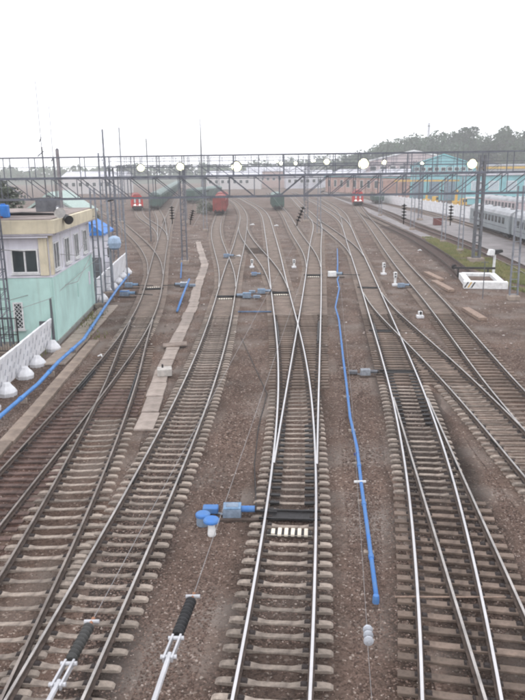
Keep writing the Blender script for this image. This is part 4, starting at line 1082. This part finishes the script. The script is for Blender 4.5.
def wagon(label, x, y, rz, m, L=13.5, H=4.2, dome=True, name='goods_wagon', group=None):
    t = thing(name, label, 'wagon', (x, y, 0), rz, group)
    MB().prism([(-1.5, 1.1), (1.5, 1.1), (1.5, H-.7), (-1.5, H-.7)], 0, L).obj('body', m, t)
    if dome: MB().prism([(-1.55, H-.7), (1.55, H-.7), (1.2, H-.25), (.5, H), (-.5, H), (-1.2, H-.25)], -.08, L+.08).obj('roof', GREEN_GREY if m is not RED_DUSTY else RED_DUSTY, t)
    for s in (-1, 1):
        MB().box((s*1.53, L/2, 2.35), (.07, 2.2, 2.3)).obj('door', m, t)
        for k in range(8): MB().box((s*1.53, .3+k*(L-.6)/7, 2.3), (.06, .12, 2.4)).obj('rib', m, t)
    for xx in (-1.42, -.5, .5, 1.42): MB().box((xx, -.04, 2.35), (.13, .08, 2.5)).obj('end_rib', m, t)
    MB().box((0, L/2, .98), (2.6, L, .24)).obj('underframe', DARK, t)
    for yy in (2, L-2): bogie(t, yy)
    buffers(t, 0, -1)
    return t
rw = wagon('dusty red covered wagon in the middle distance, left of centre', -10.0, 170.5, .02, RED_DUSTY, 14, 4.75)
wagon('dark red wagon coupled behind the dusty red one', -10.4, 186, .02, RED_DUSTY, 14, 4.9)
gw = wagon('dark green covered wagon right of centre, alone on its track', 4.6, 189, .03, GREEN, 14, 4.6)
sw = wagon('low dark flat wagon with load, right of the right hand red locomotive', 36.0, 218, -.05, GREEN, 12, 3.0, False)
# the long train of green wagons on the far left and a second short rake
hx, hy = -29.2, 196.0
dx, dy = -.0845, .9964
first = None
for i in range(14):
    x, y = hx+dx*15.2*i, hy+dy*15.2*i
    lab = ['nearest wagon of the long dark green train at the far left', 'second wagon of the long dark green train', 'third wagon of the long dark green train'][i] if i < 3 else ['fourth','fifth','sixth','seventh','eighth','ninth','tenth','eleventh','twelfth','thirteenth','fourteenth'][i-3] + ' wagon from the near end of the long dark green train'
    if first is None: o = first = wagon(lab, x, y, math.atan2(-dx, dy), GREEN, 14.2, 4.9, group='wagons of the long green train')
    else:
        o = copy_tree(first); place(o, (x, y, 0), math.atan2(-dx, dy), lab, 'wagons of the long green train')
for i in range(3):
    o = copy_tree(first)
    place(o, (-23.0+2.2*i, 232+14*i, 0), -.16, ['dark green wagon at the head of the short rake left of the central lattice leg', 'middle wagon of the short green rake', 'last wagon of the short green rake'][i], 'wagons of the short green rake')
def coach(label, x, y, rz, m, L=24.0, group=None):
    t = thing('passenger_coach', label, 'coach', (x, y, 0), rz, group)
    MB().prism([(-1.5, 1.0), (1.5, 1.0), (1.55, 1.6), (1.52, 3.6), (-1.52, 3.6), (-1.55, 1.6)], 0, L).obj('body', m, t)
    MB().prism([(-1.56, 3.6), (1.56, 3.6), (1.35, 4.05), (.7, 4.4), (-.7, 4.4), (-1.35, 4.05)], -.05, L+.05).obj('roof', COACH_ROOF, t)
    me = MB().box((0, 0, 0), (.05, 1.15, .85)).mesh('window', GLASS); fr = MB().box((0, 0, 0), (.04, 1.3, 1.0)).mesh('window_frame', GREY)
    for s in (-1, 1):
        for k in range(10):
            f = link('window', fr, t, (s*1.535, 3.2+1.96*k, 2.75)); link('pane', me, f, (s*.012, 0, 0))
        for yy in (.75, L-.75):
            MB().box((s*1.54, yy, 2.2), (.05, .8, 2.1)).obj('door', DARK if 0 else m, t)
        MB().box((s*1.555, L/2, 1.75), (.03, L-2.4, .1)).obj('stripe', GREY, t)
    MB().box((0, L/2, .85), (2.2, L*.5, .5)).obj('underfloor_box', DARK, t)
    MB().box((0, -.25, 2.4), (1.1, .5, 2.2)).obj('gangway', DARK, t)
    for k in range(4): MB().box((0, 4+5*k, 4.43), (.5, .7, .12)).obj('roof_vent', DARK, t)
    for yy in (3, L-3): bogie(t, yy)
    buffers(t, 0, -1)
    return t
c1 = coach('silver grey passenger coach at the right, its far end beside the thick column', cx('Hh', 105.6), 105.6, -slope('Hh', 117), COACH, group='silver coaches')
o = copy_tree(c1); place(o, (cx('Hh', 80.6), 80.6, 0), -slope('Hh', 92), 'silver grey passenger coach cut by the right frame edge', 'silver coaches')
coach('pale pink grey coach with many windows behind the silver coaches', 55.2, 146, .05, material('pale pink coach paint', (.52, .44, .45), .6), 24)

# ------------------------------------------------------------------ white boundary fence on the right
fp = [(39.2, 232), (40.3, 213), (42.3, 185), (44.2, 158.6), (46.6, 128), (48.5, 100)]
fn = thing('boundary_fence', 'long white panel fence along the far side of the paved strip', 'fence', (0, 0, 0))
pm = MB().box((0, 0, 1.3), (.16, 3.92, 2.5)).mesh('panel', WHITEWASH); pp = MB().box((0, 0, 1.4), (.3, .3, 2.8)).mesh('post', WHITEWASH)
y = 100.0
def fx(y):
    P = fp[::-1]
    for a, b in zip(P, P[1:]):
        if y <= b[1]: return a[0]+(b[0]-a[0])*(y-a[1])/(b[1]-a[1])
    return P[-1][0]
while y < 230:
    a, b = fx(y), fx(y+4); o = link('panel', pm, fn, ((a+b)/2, y+2, 0)); o.rotation_euler.z = math.atan2(a-b, 4)
    link('post', pp, fn, (a, y, 0)); y += 4

# ------------------------------------------------------------------ buildings on the right
def facade_windows(t, pts, w, h, mat=GLASS, frame=WHITE, face='y'):
    fm = MB().box((0, 0, 0), (w+.3, .12, h+.3) if face == 'y' else (.12, w+.3, h+.3)).mesh('window', frame)
    pmh = MB().box((0, 0, 0), (w, .06, h) if face == 'y' else (.06, w, h)).mesh('pane', mat)
    for x, y, z in pts:
        f = link('window', fm, t, (x, y, z)); link('pane', pmh, f, (0, -.06, 0) if face == 'y' else (-.06, 0, 0))
pk = thing('brick_depot', 'long low pink brick depot with turquoise eaves behind the right hand red locomotive', 'building', (31, 345, 0), math.atan2(-75, 31))
PL = 84
MB().box((PL/2, 8, 3.4), (PL, 16, 6.8)).obj('wall', PINK, pk)
MB().box((PL/2, -.2, 7.3), (PL+1, .6, 1.2)).obj('eaves_band', TEAL, pk)
MB().prism([(-1, 7.4), (17, 7.4), (17, 7.9), (8, 10.4), (-1, 7.9)], 0, PL).obj('roof', PALE_ROOF, pk).rotation_euler.z = -PI/2
[o for o in pk.children if o.name.startswith('roof')][0].location = (0, 16, 0)
for k in range(14): MB().box((1+k*6, -.12, 3.3), (.7, .4, 6.5)).obj('pier', PINK, pk)
facade_windows(pk, [(4+k*6, -.05, 4.0) for k in range(13)], 2.2, 3.0)
tl = thing('turquoise_hall', 'turquoise gabled workshop hall with a pale lattice window band', 'building', (50.5, 243, 0), -.22)
W = 21
MB().prism([(0, 0), (W, 0), (W, 11.2), (W/2, 14.6), (0, 11.2)], 0, 45).obj('wall', TEAL, tl)
MB().prism([(-.4, 11.3), (W/2, 14.75), (W+.4, 11.3), (W+.4, 11.6), (W/2, 15.1), (-.4, 11.6)], -.4, 45.4).obj('roof', material('turquoise roof', (.20, .55, .60), .6), tl)
MB().box((W/2, -.08, 8.9), (W-.2, .14, .9)).obj('pale_band', PALE_ROOF, tl)
facade_windows(tl, [(2+k*2.15, -.1, 10.2) for k in range(9)], 1.3, 1.0)
for k in range(4): MB().box((2.8+k*5.1, -.12, 3.6), (3.4, .16, 6.6)).obj('hall_door', material('grey blue door', (.20, .27, .33), .6), tl)
MB().box((-4.6, 2, 3.4), (9, 5, 6.8)).obj('annex', PINK, tl)
yb = thing('crane_beam', 'long yellow crane beam on posts in front of the turquoise hall', 'crane beam', (42.5, 230, 0), -.25)
MB().box((15, 0, 6.7), (30, .5, .5)).obj('beam', YELLOW, yb)
for k in range(5): MB().box((1+k*7, 0, 3.2), (.4, .4, 6.4)).obj('post', GREY, yb)
wr = thing('white_roofed_hall', 'broad hall with a pale shallow roof behind the turquoise hall', 'building', (46, 315, 0), -.2)
MB().prism([(0, 0), (40, 0), (40, 13.2), (20, 17.4), (0, 13.2)], 0, 40).obj('wall', material('pale pink render', (.50, .42, .42), .85), wr)
MB().prism([(-.6, 13.2), (20, 17.5), (40.6, 13.2), (40.6, 13.8), (20, 18.1), (-.6, 13.8)], -.6, 40.6).obj('roof', WHITE, wr)
facade_windows(wr, [(3+k*4.2, -.06, 10.6) for k in range(9)], 2.4, 1.6)
cs = thing('turquoise_shed', 'long low turquoise shed with white lattice windows, right of the thick column', 'building', (60.5, 212, 0), -.12)
MB().box((22, 7, 4.2), (44, 14, 8.4)).obj('wall', TEAL, cs); MB().box((22, 7, 8.6), (45, 15, .5)).obj('roof', PALE_ROOF, cs)
MB().box((22, -.1, 2.0), (44, .3, .5)).obj('white_band', WHITE, cs)
facade_windows(cs, [(3+k*5, -.05, 5.4) for k in range(9)], 2.6, 2.4, material('pale lattice window', (.45, .53, .58), .5))
ob = thing('office_block', 'pale grey block with a yellow band behind the turquoise shed', 'building', (68, 268, 0), -.15)
MB().box((25, 8, 5.6), (50, 16, 11.2)).obj('wall', material('pale grey render', (.48, .48, .50), .85), ob); MB().box((25, -.15, 10.4), (50, .4, .8)).obj('yellow_band', YELLOW, ob); MB().box((25, 8, 11.4), (51, 17, .5)).obj('roof', PALE_ROOF, ob)
facade_windows(ob, [(2.5+k*4.4, -.06, 6.5) for k in range(11)], 2.2, 2.0)
def machine(label, x, y, rz, boom):
    t = thing('yellow_crane_truck', label, 'crane truck', (x, y, 0), rz); t.scale = (.75, .75, .8)
    MB().box((0, 0, 1.2), (2.3, 6, .6)).obj('chassis', DARK, t)
    MB().box((0, -2.1, 2.6), (2.2, 1.7, 2.2), taper=.9).obj('cab', YELLOW, t, bevel=.08)
    MB().box((0, -2.98, 3.0), (1.8, .06, .9)).obj('windscreen', GLASS, t)
    MB().bar((0, 1.5, 2.0), (0, 1.2, boom), .75, .6).obj('boom', YELLOW, t)
    MB().box((0, 1.2, 2.1), (2.0, 2.4, 1.3)).obj('turret', YELLOW, t, bevel=.05)
    for yy in (-2.1, .6, 2.1):
        w = MB().tube([(-1.2, yy, .55), (-.8, yy, .55)], .55, 12).tube([(.8, yy, .55), (1.2, yy, .55)], .55, 12).obj('wheel', BLACK, t)
    return t
machine('yellow crane truck with raised boom behind the white fence', 51.5, 186, .5, 6.3)
machine('yellow crane truck with lowered boom behind the white fence, farther left', 47.2, 200, .9, 4.2)
t = thing('works_chimney', 'thin pale chimney above the trees at the right', 'chimney', (138, 600, 0))
MB().tube([(0, 0, 0), (0, 0, 46)], [1.6, 1.0], 12).obj('stack', PALE_ROOF, t); MB().tube([(0, 0, 43), (0, 0, 44)], 1.25, 12).obj('collar', GREY, t)

# ------------------------------------------------------------------ buildings on the far left
hs = thing('green_roofed_house', 'low house with a pale green roof behind the mint building', 'building', (-30.8, 92, 0), .02); hs.scale.x = .62
MB().prism([(0, 0), (12, 0), (12, 5.2), (6, 7.8), (0, 5.2)], 0, 9).obj('wall', WHITE, hs)
MB().prism([(-.5, 5.25), (6, 7.85), (12.5, 5.25), (12.5, 5.5), (6, 8.2), (-.5, 5.5)], -.6, 9.6).obj('roof', material('pale green roof sheet', (.40, .50, .46), .7), hs)
MB().box((6, -.06, 6.2), (4.5, .14, .9)).obj('gable_board', MINT, hs)
facade_windows(hs, [(1.2+k*1.6, -.05, 4.2) for k in range(7)], .9, 1.2)
kk = thing('blue_roofed_kiosk', 'small kiosk with a bright blue sheet roof beside the white fence', 'kiosk', (-17.2, 72.5, 0), .05)
MB().box((0, 0, 2.3), (2.6, 5, 4.6)).obj('wall', LAV, kk); MB().prism([(-1.6, 4.6), (1.6, 4.6), (1.6, 4.8), (0, 5.9), (-1.6, 4.8)], -2.9, 2.9).obj('roof', TARP, kk); MB().box((.6, -2.55, 1.4), (.9, .1, 2.0)).obj('door', GREY, kk); MB().box((1.33, .5, 2.6), (.08, 1.2, 1.0)).obj('window', GLASS, kk)
for i, (x, y, w, d, h, m, lab) in enumerate(((-95, 345, 30, 16, 8, material('hazy pale render', (.56, .54, .54), .85), 'pale block in the haze, farthest left'), (-30, 400, 30, 14, 7.5, material('hazy pale render', (.56, .54, .54), .85), 'pale block in the haze behind the green train'), (-8, 420, 36, 14, 9.5, material('hazy pink render', (.50, .38, .35), .85), 'long pinkish block in the haze behind the red wagon'), (14, 400, 26, 12, 7.5, PALE_ROOF, 'long pale shed in the haze behind the dark green wagon'))):
    t = thing('far_warehouse', lab, 'building', (x, y, 0), .05*i-.1)
    MB().box((w/2, d/2, h/2), (w, d, h)).obj('wall', m, t)
    MB().prism([(-.5, 0), (d+.5, 0), (d/2, 2.4)], 0, w+1).obj('roof', PALE_ROOF, t).rotation_euler.z = -PI/2
    [o for o in t.children if o.name.startswith('roof')][0].location = (-.5, d, h)
    facade_windows(t, [(2+k*3.4, -.05, h*.55) for k in range(int((w-3)/3.4))], 1.6, 1.7)

# ------------------------------------------------------------------ trees and hills
def leaf_mesh(name, R, Hc, n, size, mat, seed, lobes=7):
    """crown of many leaf clumps spread through several uneven lobes"""
    rnd = random.Random(seed); mb = MB(); ls = []
    for i in range(lobes):
        a = rnd.uniform(0, 2*PI); q = rnd.uniform(.15, .75)*R
        ls.append((q*math.cos(a), q*math.sin(a), rnd.uniform(-.35, .42)*Hc, rnd.uniform(.32, .55)*R))
    ls.append((0, 0, Hc*.2, R*.5))
    for i in range(n):
        lx, ly, lz, lr = rnd.choice(ls)
        th = rnd.uniform(0, 2*PI); cz = rnd.uniform(-1, 1); rr = lr*rnd.uniform(.45, 1.05)**.6
        s = math.sqrt(1-cz*cz); p = Vector((lx+rr*s*math.cos(th), ly+rr*s*math.sin(th), lz+rr*cz*.85))
        u = Vector((rnd.gauss(0, 1), rnd.gauss(0, 1), rnd.gauss(0, .6))).normalized(); v = u.orthogonal().normalized(); v = v*math.cos(i)+u.cross(v)*math.sin(i)
        a = size*rnd.uniform(.6, 1.3)
        mb.quad(p-u*a, p+v*a*.55, p+u*a, p-v*a*.55)
    return mb.mesh(name, mat)
def tree(x, y, z, h, R, label, crown, group=None, name='leafy_tree'):
    t = thing(name, label, 'tree', (x, y, z), random.uniform(0, 6), group)
    th = h*.45
    MB().tube([(0, 0, -.5), (.05*h*.2, 0, th*.6), (0, .1, th*1.5)], [h*.028, h*.02, h*.008], 7).obj('trunk', BARK, t)
    for k in range(4):
        a = k*1.6+random.random(); MB().tube([(0, 0, th*.75), (math.cos(a)*R*.5, math.sin(a)*R*.5, th*1.25)], [h*.012, h*.004], 5).obj('limb', BARK, t)
    o = link('crown', crown, t, (0, 0, h*.62))
    return t
# the hill on the right and long low ridges at the back
def hill(name, x0, x1, y0, y1, f, n=30, mat=None):
    mb = MB()
    for j in range(n+1):
        for i in range(n+1):
            x = x0+(x1-x0)*i/n; y = y0+(y1-y0)*j/n; mb.v.append((x, y, f(x, y)))
    for j in range(n):
        for i in range(n): a = j*(n+1)+i; mb.face((a, a+1, a+n+2, a+n+1))
    return structure(mb.obj(name, mat or material('hill grass', (.08, .09, .05), .9, 0, .3, .05), smooth=True))
def hz1(x, y):
    e = max(0, min(1, (x-25)/75))*max(0, min(1, (y-362)/45))
    return 17*(e*e*(3-2*e)) + noise.noise((x*.02, y*.02, 0))*2*e - .5
hill('hill', 20, 480, 355, 640, hz1, 40)
def hz2(x, y):
    e = max(0, min(1, (y-560)/160)); return e*(5 + 3*noise.noise((x*.006, 0, 5)) + max(0, min(200, x+40))*.06) - .8
hill('ridge', -520, 330, 555, 900, hz2, 36, material('far ridge green', (.07, .085, .06), .9, 0, .3, .03))
crowns = [leaf_mesh('crown', 1, 1.0, 900, .085, LEAF, s) for s in range(4)]
crowns_m = {}
def crown_for(h, R, i):
    k = (round(h), round(R), i % 4)
    if k not in crowns_m:
        crowns_m[k] = leaf_mesh('crown', R, h*.7, 1700, .4+R*.05, LEAF, 40+i, 8)
    return crowns_m[k]
tl_ = [(86, 352, 17, 7), (98, 348, 13, 6), (110, 356, 16, 7), (122, 350, 15, 7), (134, 360, 21, 9), (150, 352, 15, 7), (163, 358, 17, 7), (178, 350, 15, 7), (104, 372, 18, 8), (126, 378, 17, 8), (146, 385, 21, 9), (165, 380, 19, 8), (184, 375, 18, 8), (200, 365, 16, 7), (73, 362, 12, 6), (64, 372, 11, 5), (195, 390, 20, 9), (214, 380, 17, 8)]
ORD = ['first','second','third','fourth','fifth','sixth','seventh','eighth','ninth','tenth','eleventh','twelfth','thirteenth','fourteenth','fifteenth','sixteenth','seventeenth','eighteenth']
for i, (x, y, h, R) in enumerate(sorted(tl_, key=lambda q: q[0]*1.1/(q[1]+34))):
    lab = ORD[i] + ' tree from the left along the wooded hill behind the turquoise sheds'
    x *= 1.1; y += 34
    tree(x, y, hz1(x, y), h*.82, R*.95, lab, crown_for(h, R, i), 'trees on the wooded hill')
fw = MB(); rnd = random.Random(3)
def clump(mb, x, y, z, R, n, s):
    for i in range(n):
        th = rnd.uniform(0, 2*PI); cz = rnd.uniform(-.3, 1); q = R*rnd.uniform(.6, 1.05); sn = math.sqrt(1-cz*cz)
        p = Vector((x+q*sn*math.cos(th), y+q*sn*math.sin(th), z+q*cz))
        u = Vector((rnd.gauss(0, 1), rnd.gauss(0, 1), rnd.gauss(0, 1))).normalized(); v = u.orthogonal().normalized(); a = s*rnd.uniform(.7, 1.4)
        mb.quad(p-u*a, p+v*a*.6, p+u*a, p-v*a*.6)
for i in range(330):
    x = rnd.uniform(48, 380); y = rnd.uniform(385, 520); z = hz1(x, y); R = rnd.uniform(4, 8)
    clump(fw, x, y, z+R*.8, R, 130, 1.0)
stuff(fw.obj('hill_wood', LEAF))
rw_ = MB()
for i in range(260):
    x = rnd.uniform(-420, 330); y = rnd.uniform(640, 800); z = hz2(x, y); R = rnd.uniform(5, 10); clump(rw_, x, y, z+R*.4, R, 45, 1.9)
stuff(rw_.obj('ridge_wood', LEAF))
lg = leaf_mesh('crown', 2.9, 5.5, 3600, .21, LEAF_GREY, 77, 12)
tree(-24.8, 66, 0, 13.0, 2.6, 'grey green tree behind the roof at the left edge', lg, None, 'old_tree')
lg2 = leaf_mesh('crown', 2.4, 4.5, 2400, .21, LEAF_GREY, 78, 7)
tree(-29.5, 74, 0, 9.5, 2.2, 'second grey green tree, farther left behind the roof', lg2, None, 'old_tree')
for i, (x, y, s) in enumerate(((-33, 140, 2.4), (-12.6, 175, 2.0), (-14.2, 182, 2.6))):
    t = thing('bush', ['broad bush in the haze at the far left', 'pale bush just left of the dusty red wagon', 'taller pale bush behind the dusty red wagon'][i], 'bush', (x, y, 0))
    link('foliage', leaf_mesh('foliage', s, s*1.1, 900, .2, LEAF_GREY, 90+i, 5), t, (0, 0, s*.6))
    MB().tube([(0, 0, 0), (.1, 0, s*.8)], [.08, .03], 5).obj('stem', BARK, t)
# grass and weeds
gr = MB(); rnd = random.Random(5)
def blade(mb, x, y, h, w=.05):
    a = rnd.uniform(0, 2*PI); dx, dy = math.cos(a)*w, math.sin(a)*w; lx, ly = rnd.gauss(0, .12)*h*2, rnd.gauss(0, .12)*h*2
    n = len(mb.v); mb.v += [(x-dx, y-dy, 0), (x+dx, y+dy, 0), (x+lx, y+ly, h)]; mb.face((n, n+1, n+2))
def inpoly(x, y, P):
    c = False; j = len(P)-1
    for i in range(len(P)):
        if (P[i][1] > y) != (P[j][1] > y) and x < (P[j][0]-P[i][0])*(y-P[i][1])/(P[j][1]-P[i][1])+P[i][0]: c = not c
        j = i
    return c
GP = [(25.5, 112), (23.6, 92), (22.6, 78), (24.2, 70), (22.6, 63), (24, 58), (27.6, 62), (28.0, 74), (27.4, 95), (27, 112)]
k = 0
while k < 26000:
    x, y = rnd.uniform(21, 29), rnd.uniform(55, 113)
    if not inpoly(x, y, GP) or noise.noise((x*.35, y*.25, 9)) < -.22: continue
    blade(gr, x, y, rnd.uniform(.1, .34), .05); k += 1
stuff(gr.obj('grass', GRASSM))
wd = MB()
for (x0, y0, n) in ((-12.6, 51.5, 60), (-12.4, 49, 50), (-12.9, 53, 40), (-11.2, 45.5, 20), (-14, 40.5, 120), (-13.6, 30.5, 90)):
    for i in range(n): blade(wd, x0+rnd.gauss(0, .35), y0+rnd.gauss(0, .8), rnd.uniform(.1, .45), .05)
stuff(wd.obj('weeds', material('yellowing weeds', (.20, .22, .06), .8, 0, .3, 1)))

# ------------------------------------------------------------------ hazy air
mb = MB().box((0, 580, 25.2), (2120, 1760, 53.6))
me = mb.mesh('haze', [])
hm = bpy.data.materials.new('pale haze'); hm.use_nodes = True
nt = hm.node_tree; nt.nodes.clear()
po = nt.nodes.new('ShaderNodeOutputMaterial'); pv = nt.nodes.new('ShaderNodeVolumePrincipled')
pv.inputs['Color'].default_value = (.985, .99, 1, 1); pv.inputs['Density'].default_value = .00068; pv.inputs['Anisotropy'].default_value = .2
nt.links.new(pv.outputs[0], po.inputs['Volume'])
me.materials.append(hm)
stuff(link('haze', me))
